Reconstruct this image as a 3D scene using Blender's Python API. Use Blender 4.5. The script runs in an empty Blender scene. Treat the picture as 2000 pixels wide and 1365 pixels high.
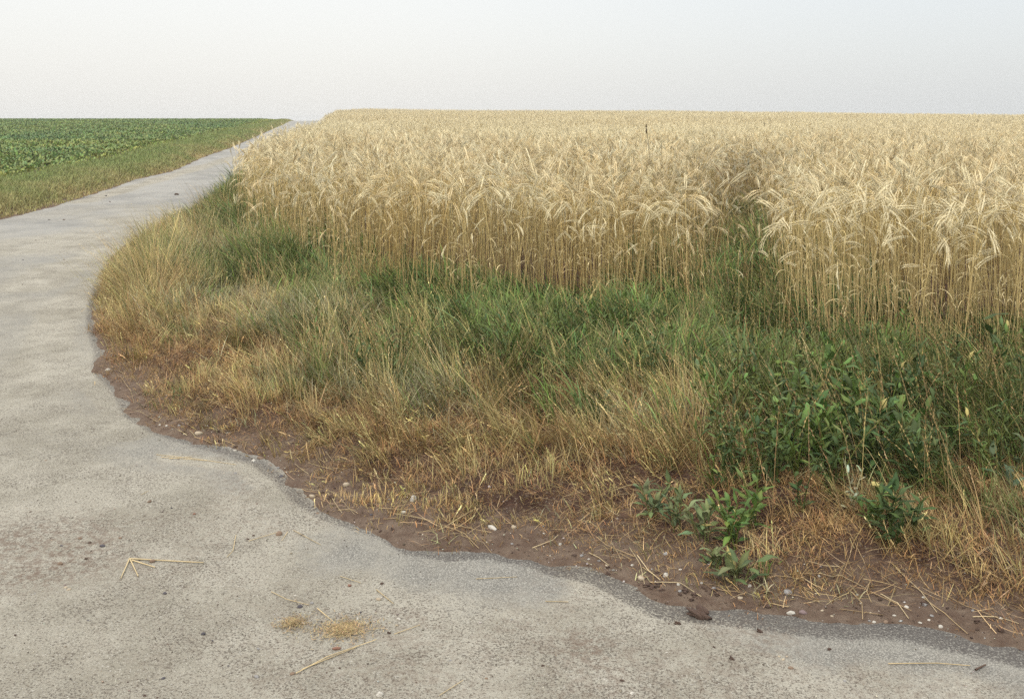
import bpy, math, random
import numpy as np
from mathutils import Vector, Matrix

rs = np.random.RandomState(7)
random.seed(7)
R = math.radians
S = bpy.context.scene
COL = S.collection

# ------------------------------------------------------------------ camera, world, sun, exposure
F, HC, VV, VH = 1900.0, 1.8, 195.0, 240.0      # focal length (px at 2000 wide), eye height, vanishing line of the slope, level horizon
cam = bpy.data.objects.new('camera', bpy.data.cameras.new('camera'))
COL.objects.link(cam); S.camera = cam
cam.location = (0, 0, HC); cam.rotation_euler = (R(90), 0, 0)
cam.data.sensor_width = 36; cam.data.lens = 36*F/2000
cam.data.shift_y = (VH-682.5)/2000               # rising/falling front of a view camera
cam.data.clip_start = .05; cam.data.clip_end = 3000

SUN_EL, SUN_AZ = 52, 205                         # soft sun behind the camera's left shoulder
w = bpy.data.worlds.new('World'); S.world = w; w.use_nodes = True
nt = w.node_tree; nt.nodes.clear()
out = nt.nodes.new('ShaderNodeOutputWorld'); add = nt.nodes.new('ShaderNodeAddShader')
sky = nt.nodes.new('ShaderNodeTexSky'); sky.sky_type = 'NISHITA'; sky.sun_disc = False
sky.sun_elevation = R(SUN_EL); sky.sun_rotation = R(SUN_AZ); sky.dust_density = 5; sky.air_density = 1
b1 = nt.nodes.new('ShaderNodeBackground'); b1.inputs[1].default_value = .05
nt.links.new(sky.outputs[0], b1.inputs[0])
# the white overcast layer: brighter overhead than at the horizon, a little greyer to the right
tc = nt.nodes.new('ShaderNodeTexCoord'); sep = nt.nodes.new('ShaderNodeSeparateXYZ')
nt.links.new(tc.outputs['Generated'], sep.inputs[0])
mr = nt.nodes.new('ShaderNodeMapRange'); nt.links.new(sep.outputs['X'], mr.inputs[0])
mr.inputs[1].default_value = -.25; mr.inputs[2].default_value = .55
mr.interpolation_type = 'SMOOTHSTEP'
cr = nt.nodes.new('ShaderNodeMix'); cr.data_type = 'RGBA'
nt.links.new(mr.outputs[0], cr.inputs[0])
cr.inputs[6].default_value = (.835, .822, .785, 1); cr.inputs[7].default_value = (.685, .70, .697, 1)
zr = nt.nodes.new('ShaderNodeMapRange'); nt.links.new(sep.outputs['Z'], zr.inputs[0])
zr.inputs[1].default_value = .14; zr.inputs[2].default_value = 1; zr.inputs[3].default_value = 1.0; zr.inputs[4].default_value = 2.3
b2 = nt.nodes.new('ShaderNodeBackground')
nt.links.new(cr.outputs[2], b2.inputs[0]); nt.links.new(zr.outputs[0], b2.inputs[1])
nt.links.new(b1.outputs[0], add.inputs[0]); nt.links.new(b2.outputs[0], add.inputs[1]); nt.links.new(add.outputs[0], out.inputs[0])

sl = bpy.data.lights.new('sun', 'SUN'); so = bpy.data.objects.new('sun', sl); COL.objects.link(so)
sl.energy = 1.5; sl.angle = R(11); sl.color = (1, .95, .87)
az = R(SUN_AZ); sd_ = Vector((math.sin(az)*math.cos(R(SUN_EL)), math.cos(az)*math.cos(R(SUN_EL)), math.sin(R(SUN_EL))))
so.rotation_euler = sd_.to_track_quat('Z', 'Y').to_euler(); so.location = (-5, -8, 20)

vs = S.view_settings
vs.view_transform = 'Standard'; vs.look = 'None'; vs.exposure = 0.0; vs.gamma = 1; vs.use_curve_mapping = False
cy = S.cycles
cy.max_bounces = 4; cy.diffuse_bounces = 2; cy.glossy_bounces = 2; cy.transmission_bounces = 3; cy.transparent_max_bounces = 4
cy.volume_bounces = 0
cy.use_denoising = False

# ------------------------------------------------------------------ noise, geometry of the place
def _hash(ix, iy, seed):
    n = (ix.astype(np.int64)*374761393 + iy.astype(np.int64)*668265263 + seed*1442695041) & 0x7fffffff
    n = ((n ^ (n >> 13))*1274126177) & 0x7fffffff
    return ((n ^ (n >> 16)) & 0xffff)/65535.0
def vnoise(x, y, s=1.0, seed=0):
    x = np.asarray(x, float)/s; y = np.asarray(y, float)/s
    ix, iy = np.floor(x), np.floor(y); fx, fy = x-ix, y-iy
    fx = fx*fx*(3-2*fx); fy = fy*fy*(3-2*fy)
    a, b = _hash(ix, iy, seed), _hash(ix+1, iy, seed); c, d = _hash(ix, iy+1, seed), _hash(ix+1, iy+1, seed)
    return (a*(1-fx)+b*fx)*(1-fy)+(c*(1-fx)+d*fx)*fy
def fbm(x, y, s, seed=0, o=4):
    t = 0; a = .5; tot = 0
    for k in range(o):
        t = t+a*vnoise(x, y, s, seed+k*17); tot += a; a *= .5; s *= .47
    return t/tot
def sstep(a, b, x):
    t = np.clip((np.asarray(x, float)-a)/(b-a), 0, 1); return t*t*(3-2*t)

SL = (VH-VV)/F
def base_z(x, y):
    """the broad lie of the land: a slope rising to a crest about 90 m off, then falling away"""
    x = np.asarray(x, float); y = np.asarray(y, float)
    k = 4.36e-4; d0 = 70.
    yy = np.clip(y, -40, None)
    q = np.clip(yy-d0, 0, 60)
    z = SL*yy-k*q*q-(np.clip(yy-130, 0, None))*(2*k*60)
    z = z-.45*sstep(5, 48, x)*sstep(20, 85, y)
    z = z+.12*np.exp(-((x+11)/4.)**2)*sstep(60, 80, y)*sstep(-15.5, -13.0, x)
    return z
def P(u, v, z=0.0):
    """point of the slope seen at photo position (u, v), z above it"""
    d = F*(HC-z)/(v-VV); return ((u-1000)/F*d, d)

def to_world(L, z=0.0): return [P(u, v, z) for u, v in L]
EDGE_R = [(-30, 150), (-21, 110), (-16.8, 88)] + [(-13.9, 71), (-12.1, 59), (-9.9, 45), (-8.3, 35)] + to_world(
    [(480, 345), (430, 380), (350, 428), (270, 465), (222, 500), (196, 540), (180, 590), (178, 640), (196, 690), (190, 726), (232, 762), (252, 808), (300, 838),
     (380, 866), (450, 884), (505, 905), (550, 938), (590, 982), (640, 1008), (700, 1026), (760, 1046), (800, 1072), (870, 1084), (950, 1078),
     (1040, 1090), (1100, 1112), (1170, 1122), (1230, 1150), (1300, 1186), (1400, 1192), (1500, 1202), (1600, 1214), (1750, 1216), (1850, 1240), (1950, 1258), (2000, 1272)]) + [
     (2.4, 2.95), (4, 2.75), (9, 2.3), (25, 0), (80, -12)]
EDGE_L = [(-33, 150), (-24.5, 110), (-20, 88)] + [(-16.6, 71), (-14.5, 59)] + to_world([(450, 290), (400, 307), (340, 335), (265, 352), (210, 372), (120, 400), (60, 416), (0, 430)]) + [
     (-7.9, 12.6), (-8.7, 10), (-10.6, 7), (-15, 4), (-40, -1), (-90, -9)]
POLY_R = np.array(EDGE_R+[(500, -12), (500, 700), (-100, 700)])
POLY_L = np.array(EDGE_L+[(-500, -9), (-500, 700), (-104, 700)])
def inpoly(x, y, poly):
    c = np.zeros(x.shape, bool); n = len(poly)
    for i in range(n):
        x1, y1 = poly[i]; x2, y2 = poly[(i+1) % n]
        if y1 == y2: continue
        m = ((y1 > y) != (y2 > y)); c ^= m & (x < (x2-x1)*(y-y1)/(y2-y1)+x1)
    return c
def dline(x, y, L):
    d = np.full(x.shape, 1e9)
    for (x1, y1), (x2, y2) in zip(L[:-1], L[1:]):
        dx, dy = x2-x1, y2-y1; t = np.clip(((x-x1)*dx+(y-y1)*dy)/(dx*dx+dy*dy), 0, 1)
        d = np.minimum(d, (x-x1-t*dx)**2+(y-y1-t*dy)**2)
    return np.sqrt(d)
def side_dist(x, y):
    """signed distance off the asphalt, positive in the verge on the right / on the left"""
    x = np.atleast_1d(np.asarray(x, float)); y = np.atleast_1d(np.asarray(y, float))
    r = dline(x, y, EDGE_R)*np.where(inpoly(x, y, POLY_R), 1, -1)
    l = dline(x, y, EDGE_L)*np.where(inpoly(x, y, POLY_L), 1, -1)
    return r, l
def bank(sd, x, y):
    wob = ((fbm(x, y, .30, 3)-.5)*.16+(fbm(x, y, .075, 4, 3)-.5)*.05)*np.clip(1-abs(sd)/.5, 0, 1)*sstep(60, 20, y)
    s = sd+wob
    z = np.interp(s, [-.25, -.10, 0, .07, .25, .42, .8, 2.2, 5], [-.05, -.018, .0, .006, .03, .085, .125, .15, .12])
    z = np.where(z > 0, z*(1-.75*sstep(35, 75, y)), z)
    a = sstep(.02, .35, sd)*sstep(40, 15, y)
    z = z+a*((fbm(x, y, .22, 11)-.5)*.085+(vnoise(x, y, .09, 5)-.5)*.035+(vnoise(x, y, .045, 9)-.5)*.022)
    return z
def ground_z(x, y, sd=None):
    x = np.atleast_1d(np.asarray(x, float)); y = np.atleast_1d(np.asarray(y, float))
    if sd is None:
        r, l = side_dist(x, y); sd = np.maximum(r, l)
    return base_z(x, y)+bank(sd, x, y)

# ------------------------------------------------------------------ objects and tags
def tag(o, label=None, cat=None, group=None, kind=None):
    if label: o['label'] = label
    if cat: o['category'] = cat
    if group: o['group'] = group
    if kind: o['kind'] = kind
    return o
def mesh_np(name, V, faces, mats, cols=None, smooth=False, extra=None, mi=None):
    """V (n,3); faces: list of arrays, each (m,3) or (m,4)"""
    me = bpy.data.meshes.new(name); V = np.asarray(V, np.float32)
    faces = [np.asarray(f, np.int32) for f in faces if len(f)]
    li = np.concatenate([f.ravel() for f in faces]); tot = np.concatenate([np.full(len(f), f.shape[1], np.int32) for f in faces])
    st = np.concatenate([[0], np.cumsum(tot)[:-1]]).astype(np.int32)
    me.vertices.add(len(V)); me.vertices.foreach_set('co', V.ravel())
    me.loops.add(len(li)); me.loops.foreach_set('vertex_index', li)
    me.polygons.add(len(tot)); me.polygons.foreach_set('loop_start', st); me.polygons.foreach_set('loop_total', tot)
    if mi is not None: me.polygons.foreach_set('material_index', np.asarray(mi, np.int32))
    if smooth: me.polygons.foreach_set('use_smooth', np.ones(len(tot), bool))
    if cols is not None:
        a = me.attributes.new('col', 'FLOAT_COLOR', 'POINT')
        c = np.ones((len(V), 4), np.float32); c[:, :3] = cols; a.data.foreach_set('color', c.ravel())
    for k, arr in (extra or {}).items():
        a = me.attributes.new(k, 'FLOAT', 'POINT'); a.data.foreach_set('value', np.asarray(arr, np.float32))
    for m in (mats if isinstance(mats, (list, tuple)) else [mats]): me.materials.append(m)
    me.update(calc_edges=True); me.validate()
    return me
def link(name, me, parent=None, loc=(0, 0, 0), rot=(0, 0, 0), scale=1):
    o = bpy.data.objects.new(name, me); COL.objects.link(o)
    if parent: o.parent = parent
    o.location = loc; o.rotation_euler = rot; o.scale = (scale,)*3 if not hasattr(scale, '__len__') else scale
    return o
class MB:
    def __init__(s): s.v = []; s.q = []; s.t = []; s.c = []; s.n = 0
    def put(s, v, q=None, t=None, c=(1, 1, 1)):
        v = np.asarray(v, float)
        if q is not None and len(q): s.q.append(np.asarray(q)+s.n)
        if t is not None and len(t): s.t.append(np.asarray(t)+s.n)
        c = np.asarray(c, float); s.c.append(np.broadcast_to(c, (len(v), 3)).copy()); s.v.append(v); s.n += len(v)
    def mesh(s, name, mat, smooth=False):
        return mesh_np(name, np.concatenate(s.v), [np.concatenate(a) for a in (s.q, s.t) if a], mat, np.concatenate(s.c), smooth)
def tube(mb, pts, rad, sides=3, c=(1, 1, 1)):
    pts = np.asarray(pts, float); n = len(pts); rad = np.broadcast_to(rad, (n,))
    T = np.gradient(pts, axis=0); T /= np.linalg.norm(T, axis=1)[:, None]+1e-9
    up = np.array([.31, .95, .05]) if abs(T[0] @ np.array([.31, .95, .05])) < .9 else np.array([1., 0, 0])
    A = np.cross(T, up); A /= np.linalg.norm(A, axis=1)[:, None]+1e-9; B = np.cross(T, A)
    an = np.arange(sides)*2*math.pi/sides
    V = (pts[:, None]+(A[:, None]*np.cos(an)[None, :, None]+B[:, None]*np.sin(an)[None, :, None])*rad[:, None, None]).reshape(-1, 3)
    q = [(i*sides+j, i*sides+(j+1) % sides, (i+1)*sides+(j+1) % sides, (i+1)*sides+j) for i in range(n-1) for j in range(sides)]
    cc = np.repeat(np.asarray(c, float).reshape(-1, 3) if np.ndim(c) > 1 else np.tile(c, (n, 1)), sides, axis=0)
    mb.put(V, q=q, c=cc)
def bend_path(p0, az, th, n, L):
    """path from p0: azimuth az, angle from vertical th[i]"""
    pts = [np.array(p0, float)]
    for i in range(n):
        t = th[i]; pts.append(pts[-1]+np.array([math.cos(az)*math.sin(t), math.sin(az)*math.sin(t), math.cos(t)])*L[i])
    return np.array(pts)

# ------------------------------------------------------------------ materials
def newmat(name):
    m = bpy.data.materials.new(name); m.use_nodes = True; n = m.node_tree; n.nodes.clear()
    return m, n
def N(n, t, **kw):
    x = n.nodes.new(t)
    for k, v in kw.items(): setattr(x, k, v)
    return x
def mixc(n, fac, a, b, mode='MIX'):
    x = N(n, 'ShaderNodeMix', data_type='RGBA', blend_type=mode)
    for i, v in ((0, fac), (6, a), (7, b)):
        if hasattr(v, 'links'): n.links.new(v, x.inputs[i])
        elif i: x.inputs[i].default_value = (*v, 1)
        else: x.inputs[i].default_value = v
    return x.outputs[2]
def ramp(n, src, a, b, lo=0., hi=1.):
    x = N(n, 'ShaderNodeMapRange', interpolation_type='SMOOTHSTEP'); n.links.new(src, x.inputs[0])
    for i, v in zip((1, 2, 3, 4), (a, b, lo, hi)): x.inputs[i].default_value = v
    return x.outputs[0]
def noise(n, co, scale, detail=3, rough=.55, off=0):
    x = N(n, 'ShaderNodeTexNoise'); x.inputs['Scale'].default_value = scale; x.inputs['Detail'].default_value = detail; x.inputs['Roughness'].default_value = rough
    if off:
        mp = N(n, 'ShaderNodeMapping'); mp.inputs[1].default_value = (off, off*.7, 0); n.links.new(co, mp.inputs[0]); co = mp.outputs[0]
    n.links.new(co, x.inputs['Vector']); return x.outputs[0]
def mul(n, a, b, op='MULTIPLY'):
    x = N(n, 'ShaderNodeMath', operation=op, use_clamp=True)
    for i, v in ((0, a), (1, b)):
        if hasattr(v, 'links'): n.links.new(v, x.inputs[i])
        else: x.inputs[i].default_value = v
    return x.outputs[0]
def plant_mat(name, transl=.25, rough=.6, inst=False, var=.25, spec=.25):
    m, n = newmat(name)
    at = N(n, 'ShaderNodeAttribute', attribute_name='col'); col = at.outputs['Color']
    geo = N(n, 'ShaderNodeNewGeometry')
    nz = noise(n, geo.outputs['Position'], 9, 2)
    f = ramp(n, nz, .3, .7, 1-var, 1+var)
    cm = N(n, 'ShaderNodeCombineXYZ'); [n.links.new(f, cm.inputs[i]) for i in range(3)]
    col = mixc(n, 1.0, col, cm.outputs[0], 'MULTIPLY')
    if inst:
        ti = N(n, 'ShaderNodeAttribute', attribute_name='tint', attribute_type='INSTANCER')
        ad = N(n, 'ShaderNodeVectorMath', operation='ADD'); n.links.new(ti.outputs['Vector'], ad.inputs[0]); ad.inputs[1].default_value = (1, 1, 1)
        col = mixc(n, 1.0, col, ad.outputs[0], 'MULTIPLY')
    p = N(n, 'ShaderNodeBsdfPrincipled'); n.links.new(col, p.inputs['Base Color']); p.inputs['Roughness'].default_value = rough
    p.inputs['Specular IOR Level'].default_value = spec
    o = N(n, 'ShaderNodeOutputMaterial')
    if transl:
        tr = N(n, 'ShaderNodeBsdfTranslucent'); n.links.new(col, tr.inputs[0])
        mx = N(n, 'ShaderNodeMixShader'); mx.inputs[0].default_value = transl
        n.links.new(p.outputs[0], mx.inputs[1]); n.links.new(tr.outputs[0], mx.inputs[2]); n.links.new(mx.outputs[0], o.inputs[0])
    else: n.links.new(p.outputs[0], o.inputs[0])
    return m
M_GRASS = plant_mat('grass_blade', .09, .65, False, .2, .15)
M_GRAIN = plant_mat('ripe_grain', .12, .55, True, .12)
M_BEET = plant_mat('beet_leaf', .2, .6, True, .15, .2)
M_LEAF = plant_mat('broad_leaf', .15, .6, False, .25, .2)
M_STRAW = plant_mat('dry_straw', .1, .5, False, .2)

def soil_mat():
    m, n = newmat('soil'); g = N(n, 'ShaderNodeNewGeometry'); co = g.outputs['Position']
    c = mixc(n, ramp(n, noise(n, co, 3.5, 5, .6), .35, .65), (.052, .027, .019), (.118, .070, .048))
    c = mixc(n, ramp(n, noise(n, co, 40, 4, .7), .45, .75), c, (.034, .020, .014))
    c = mixc(n, ramp(n, noise(n, co, 90, 2, .5, 3), .60, .70), c, (.19, .15, .11))
    # trodden silt near the asphalt is greyer and smoother
    e = N(n, 'ShaderNodeAttribute', attribute_name='silt').outputs['Fac']
    silt = mixc(n, ramp(n, noise(n, co, 14, 5, .65), .3, .7), (.112, .074, .053), (.185, .138, .102))
    silt = mixc(n, ramp(n, noise(n, co, 150, 2, .6), .58, .7), silt, (.11, .08, .065))
    c = mixc(n, e, c, silt)
    p = N(n, 'ShaderNodeBsdfPrincipled'); n.links.new(c, p.inputs['Base Color']); p.inputs['Roughness'].default_value = .95; p.inputs['Specular IOR Level'].default_value = .15
    b = N(n, 'ShaderNodeBump'); b.inputs['Strength'].default_value = 1.0; b.inputs['Distance'].default_value = .022
    n.links.new(noise(n, co, 38, 8, .72), b.inputs['Height']); n.links.new(b.outputs[0], p.inputs['Normal'])
    o = N(n, 'ShaderNodeOutputMaterial'); n.links.new(p.outputs[0], o.inputs[0]); return m
def road_mat():
    m, n = newmat('worn_asphalt'); g = N(n, 'ShaderNodeNewGeometry'); co = g.outputs['Position']
    at = lambda k: N(n, 'ShaderNodeAttribute', attribute_name=k).outputs['Fac']
    dust, rim, far, brown = at('dust'), at('rim'), at('far'), at('brown')
    big = noise(n, co, 1.1, 5, .6)
    # asphalt: pale grey stones in a dark binder
    vo = N(n, 'ShaderNodeTexVoronoi'); vo.inputs['Scale'].default_value = 165; n.links.new(co, vo.inputs['Vector'])
    stone = mixc(n, vo.outputs['Color'], (.22, .212, .185), (.41, .395, .35))
    gaps = ramp(n, vo.outputs['Distance'], .35, .62)
    a = mixc(n, mul(n, gaps, .65), stone, (.10, .095, .088))
    flat = mixc(n, ramp(n, big, .35, .65), (.215, .211, .198), (.295, .288, .266))
    a = mixc(n, far, a, flat)
    a = mixc(n, ramp(n, noise(n, co, 6, 4, .6, 7), .42, .68, 0, .5), a, (.32, .305, .265))
    # beige dust lying over it, dark crumbs in the dust
    fine = noise(n, co, 115, 6, .8)
    dc = mixc(n, ramp(n, noise(n, co, 2.2, 6, .65, 2), .35, .65), (.275, .255, .205), (.375, .352, .292))
    spots = ramp(n, mul(n, fine, ramp(n, noise(n, co, 5, 4, .6, 5), .3, .7, .965, 1.065)), .52, .58)
    dc = mixc(n, mul(n, spots, .85), dc, (.085, .070, .056))
    dc = mixc(n, mul(n, ramp(n, noise(n, co, 170, 2, .5, 9), .60, .68), .75), dc, (.46, .44, .39))
    df = ramp(n, mul(n, dust, ramp(n, noise(n, co, 30, 6, .72, 4), .25, .75, .75, 1.3)), .10, .60)
    c = mixc(n, df, a, dc)
    c = mixc(n, mul(n, brown, ramp(n, noise(n, co, 30, 5, .7, 1), .42, .62)), c, (.155, .110, .082))
    rm = ramp(n, mul(n, rim, ramp(n, noise(n, co, 130, 5, .75, 8), .38, .60, .0, 1.9)), .15, .5)
    c = mixc(n, mul(n, rm, .75), c, (.060, .052, .050))
    p = N(n, 'ShaderNodeBsdfPrincipled'); n.links.new(c, p.inputs['Base Color']); p.inputs['Roughness'].default_value = .9; p.inputs['Specular IOR Level'].default_value = .2
    b = N(n, 'ShaderNodeBump'); b.inputs['Strength'].default_value = 1; b.inputs['Distance'].default_value = .008
    n.links.new(noise(n, co, 130, 4, .7), b.inputs['Height']); n.links.new(b.outputs[0], p.inputs['Normal'])
    o = N(n, 'ShaderNodeOutputMaterial'); n.links.new(p.outputs[0], o.inputs[0]); return m
def stone_mat(name, c1, c2, rough=.7, sc=60, bump=.3):
    m, n = newmat(name); tcn = N(n, 'ShaderNodeTexCoord'); co = tcn.outputs['Object']
    oi = N(n, 'ShaderNodeObjectInfo')
    c = mixc(n, ramp(n, noise(n, co, sc, 4, .65), .35, .65), c1, c2)
    c = mixc(n, mul(n, oi.outputs['Random'], .35), c, tuple(x*.6 for x in c1))
    p = N(n, 'ShaderNodeBsdfPrincipled'); n.links.new(c, p.inputs['Base Color']); p.inputs['Roughness'].default_value = rough; p.inputs['Specular IOR Level'].default_value = .3
    b = N(n, 'ShaderNodeBump'); b.inputs['Strength'].default_value = bump; b.inputs['Distance'].default_value = .003
    n.links.new(noise(n, co, sc*2.5, 5, .7), b.inputs['Height']); n.links.new(b.outputs[0], p.inputs['Normal'])
    o = N(n, 'ShaderNodeOutputMaterial'); n.links.new(p.outputs[0], o.inputs[0]); return m
M_SOIL, M_ROAD = soil_mat(), road_mat()
MST = {'white': stone_mat('white_stone', (.38, .36, .31), (.56, .53, .47), .6), 'tan': stone_mat('tan_stone', (.33, .27, .19), (.46, .39, .29)),
       'grey': stone_mat('grey_stone', (.18, .175, .17), (.30, .29, .28)), 'dark': stone_mat('dark_stone', (.045, .042, .05), (.10, .09, .10)),
       'red': stone_mat('reddish_stone', (.17, .085, .06), (.24, .13, .09)), 'brown': stone_mat('brown_stone', (.16, .11, .075), (.24, .17, .12)),
       'purple': stone_mat('purple_stone', (.15, .105, .105), (.22, .165, .16)), 'clod': stone_mat('earth_clod', (.075, .048, .038), (.14, .095, .072), .95, 45, 1)}

# ------------------------------------------------------------------ the ground and the road
def axis(lo, a, b, hi, st, g=1.07):
    mid = list(np.arange(a, b+1e-6, st)); l = []; s = st; x = a
    while x > lo: s *= g; x -= s; l.append(x)
    r = []; s = st; x = mid[-1]
    while x < hi: s = s*g; x += s; r.append(x)
    return np.array(l[::-1]+mid+r)
gx = axis(-450, -4.6, 3.0, 450, .022); gy = axis(-40, 2.6, 8.2, 680, .022, 1.025)
X, Y = np.meshgrid(gx, gy); nx, ny = len(gx), len(gy)
xf, yf = X.ravel(), Y.ravel()
sr, slf = side_dist(xf, yf); SD = np.maximum(sr, slf)
Z = base_z(xf, yf)+bank(SD, xf, yf)
idx = np.arange(nx*ny).reshape(ny, nx)
quads = np.stack([idx[:-1, :-1], idx[:-1, 1:], idx[1:, 1:], idx[1:, :-1]], -1).reshape(-1, 4)
silt = np.clip(1-sstep(.16, .42, SD+(fbm(xf, yf, .25, 21)-.5)*.25), 0, 1)
me = mesh_np('ground', np.stack([xf, yf, Z], 1), [quads], M_SOIL, smooth=True, extra={'silt': silt})
tag(link('ground', me), 'reddish brown bare soil along the asphalt edge and under the crops', 'ground', kind='structure')

def idw(tab, x, y, p=4):
    tab = np.asarray(tab, float); px, py = [], []
    for u, v in tab[:, :2]: a, b = P(u, v); px.append(a); py.append(b)
    W = 0; A = 0
    for k in range(len(tab)):
        # distances shrink with range so that far control points are as local as near ones
        d2 = ((x-px[k])**2+(y-py[k])**2)/(py[k]**2)
        wk = 1/(d2+.0006)**(p/2.); W = W+wk; A = A+wk[:, None]*tab[k, 2:][None]
    return A/W[:, None]
ROAD_TAB = [  # u, v, dust, brown
 (100, 440, .15, 0), (330, 380, .12, 0), (560, 245, .1, 0), (200, 420, .3, 0), (60, 520, .25, 0), (120, 620, .35, 0), (250, 430, .55, 0), (180, 470, .6, 0), (130, 700, .42, 0), (30, 700, .4, 0),
 (50, 800, .55, 0), (180, 850, .6, 0), (230, 780, .35, .1), (300, 870, .35, 0), (400, 890, .3, .15), (330, 960, .72, 0), (470, 930, .3, .25), (510, 1000, .75, .2), (120, 950, .75, .05), (60, 1080, .85, .5), (150, 1075, .85, .8),
 (300, 1050, .85, .15), (440, 1010, .8, .3), (560, 1020, .45, .35), (620, 1060, .30, .05), (520, 1080, .55, .1), (700, 1080, .12, 0), (800, 1110, .10, 0), (950, 1120, .10, 0), (1080, 1150, .15, .1), (900, 1190, .5, 0),
 (700, 1150, .6, .1), (1180, 1140, .95, .5), (1130, 1180, .6, .3), (1215, 1160, .95, .35), (800, 1220, .8, .4), (600, 1220, .85, .3), (450, 1170, .85, .15), (300, 1200, .85, .1), (100, 1200, .8, .1), (120, 1330, .8, .1), (350, 1330, .85, .15), (600, 1330, .9, .3), (800, 1330, .85, .35), (1000, 1240, .85, .3),
 (1000, 1330, .85, .3), (1180, 1190, .95, .0), (1230, 1180, .95, .05), (1250, 1230, .95, .1), (1150, 1270, .8, .5), (1310, 1200, .3, .1), (1400, 1230, .4, .3), (1500, 1240, .3, .4), (1600, 1260, .12, .05), (1750, 1260, .10, 0), (1900, 1290, .12, .05), (1350, 1300, .85, .35),
 (1500, 1330, .8, .35), (1700, 1340, .55, .3), (1900, 1350, .5, .3)]
rt = idw(ROAD_TAB, xf, yf)
for ln, wdt in (([(330, 893), (480, 913), (525, 945), (552, 985), (600, 1030)], .045), ([(1150, 1122), (1210, 1150), (1260, 1190), (1340, 1245)], .06), ([(150, 720), (215, 790), (260, 850)], .05), ([(455, 372), (340, 440), (230, 490), (120, 525), (60, 560)], .22), ([(520, 290), (330, 345), (160, 395)], .16), ([(300, 480), (120, 600), (60, 760)], .12), ([(560, 262), (540, 280), (480, 320)], .2)):
    dl_ = dline(xf, yf, [P(*q_) for q_ in ln]); kk = np.exp(-(dl_/wdt)**2); rt[:, 0] += kk*.9; rt[:, 1] *= 1-kk
out_near = sstep(2.9, 2.6, yf)
dust = np.clip(rt[:, 0]+(fbm(xf, yf, .5, 33)-.5)*.35, 0, 1); dust = dust*(1-out_near)+.75*out_near
brown = np.clip(rt[:, 1]*(.4+1.2*fbm(xf, yf, .3, 35))*1.1, 0, 1)
rimw = .045+.065*sstep(-.6, 1.2, xf)*sstep(12, 4, yf)
rim = np.clip(1-np.abs(SD+.02)/rimw, 0, 1)*(.35+.75*sstep(-.9, .6, xf))*sstep(30, 8, yf)
rim = np.maximum(rim, .45*np.clip(1-np.abs(SD)/.06, 0, 1))
keep = (SD.reshape(ny, nx) < .35)
kq = (keep[:-1, :-1] | keep[:-1, 1:] | keep[1:, 1:] | keep[1:, :-1]).ravel()
rq = quads[kq]; used = np.unique(rq); remap = -np.ones(nx*ny, int); remap[used] = np.arange(len(used))
zr_ = base_z(xf, yf)+(fbm(xf, yf, .5, 41)-.5)*.010*sstep(30, 12, yf)
me = mesh_np('road', np.stack([xf, yf, zr_], 1)[used], [remap[rq]], M_ROAD, smooth=True,
             extra={'dust': dust[used], 'rim': rim[used], 'far': sstep(7, 15, yf)[used], 'brown': brown[used]})
tag(link('road', me), 'worn pale grey asphalt farm road with dust and crumbs over it', 'road', kind='structure')

# ------------------------------------------------------------------ grass
def blades(pos, L, wd, az, t0, t1, colb, colt, nseg=4, face=None, wt=.15):
    """ribbons: base pos (n,3), length, width, lean azimuth, angle from vertical at base and tip, base and tip colour"""
    n = len(pos); t = np.linspace(0, 1, nseg+1)
    th = t0[:, None]+(t1-t0)[:, None]*t[None]**1.3
    dl = (L/nseg)[:, None]
    dx, dz = np.sin(th[:, :-1])*dl, np.cos(th[:, :-1])*dl
    hx = np.concatenate([np.zeros((n, 1)), np.cumsum(dx, 1)], 1); hz = np.concatenate([np.zeros((n, 1)), np.cumsum(dz, 1)], 1)
    ca, sa = np.cos(az), np.sin(az)
    C = np.stack([pos[:, 0, None]+hx*ca[:, None], pos[:, 1, None]+hx*sa[:, None], pos[:, 2, None]+hz], -1)
    fa = (az+math.pi/2 if face is None else face)
    side = np.stack([np.cos(fa), np.sin(fa), np.zeros(n)], -1)
    wv = wd[:, None]*(1-(1-wt)*t[None]**2)*.5
    V = np.stack([C-side[:, None]*wv[..., None], C+side[:, None]*wv[..., None]], 2)   # n, nseg+1, 2, 3
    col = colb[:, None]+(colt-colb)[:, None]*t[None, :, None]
    col = np.repeat(col[:, :, None], 2, 2)
    b = np.arange(n)[:, None]*((nseg+1)*2)+np.arange(nseg)[None]*2
    q = np.stack([b, b+1, b+3, b+2], -1).reshape(-1, 4)
    return V.reshape(-1, 3), q, col.reshape(-1, 3), C
class Acc:
    def __init__(s): s.v = []; s.q = []; s.c = []; s.n = 0
    def add(s, v, q, c): s.v.append(v); s.q.append(q+s.n); s.c.append(c); s.n += len(v)
    def obj(s, name, mat): return link(name, mesh_np(name, np.concatenate(s.v), [np.concatenate(s.q)], mat, np.clip(np.concatenate(s.c), 0, 1)))
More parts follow.
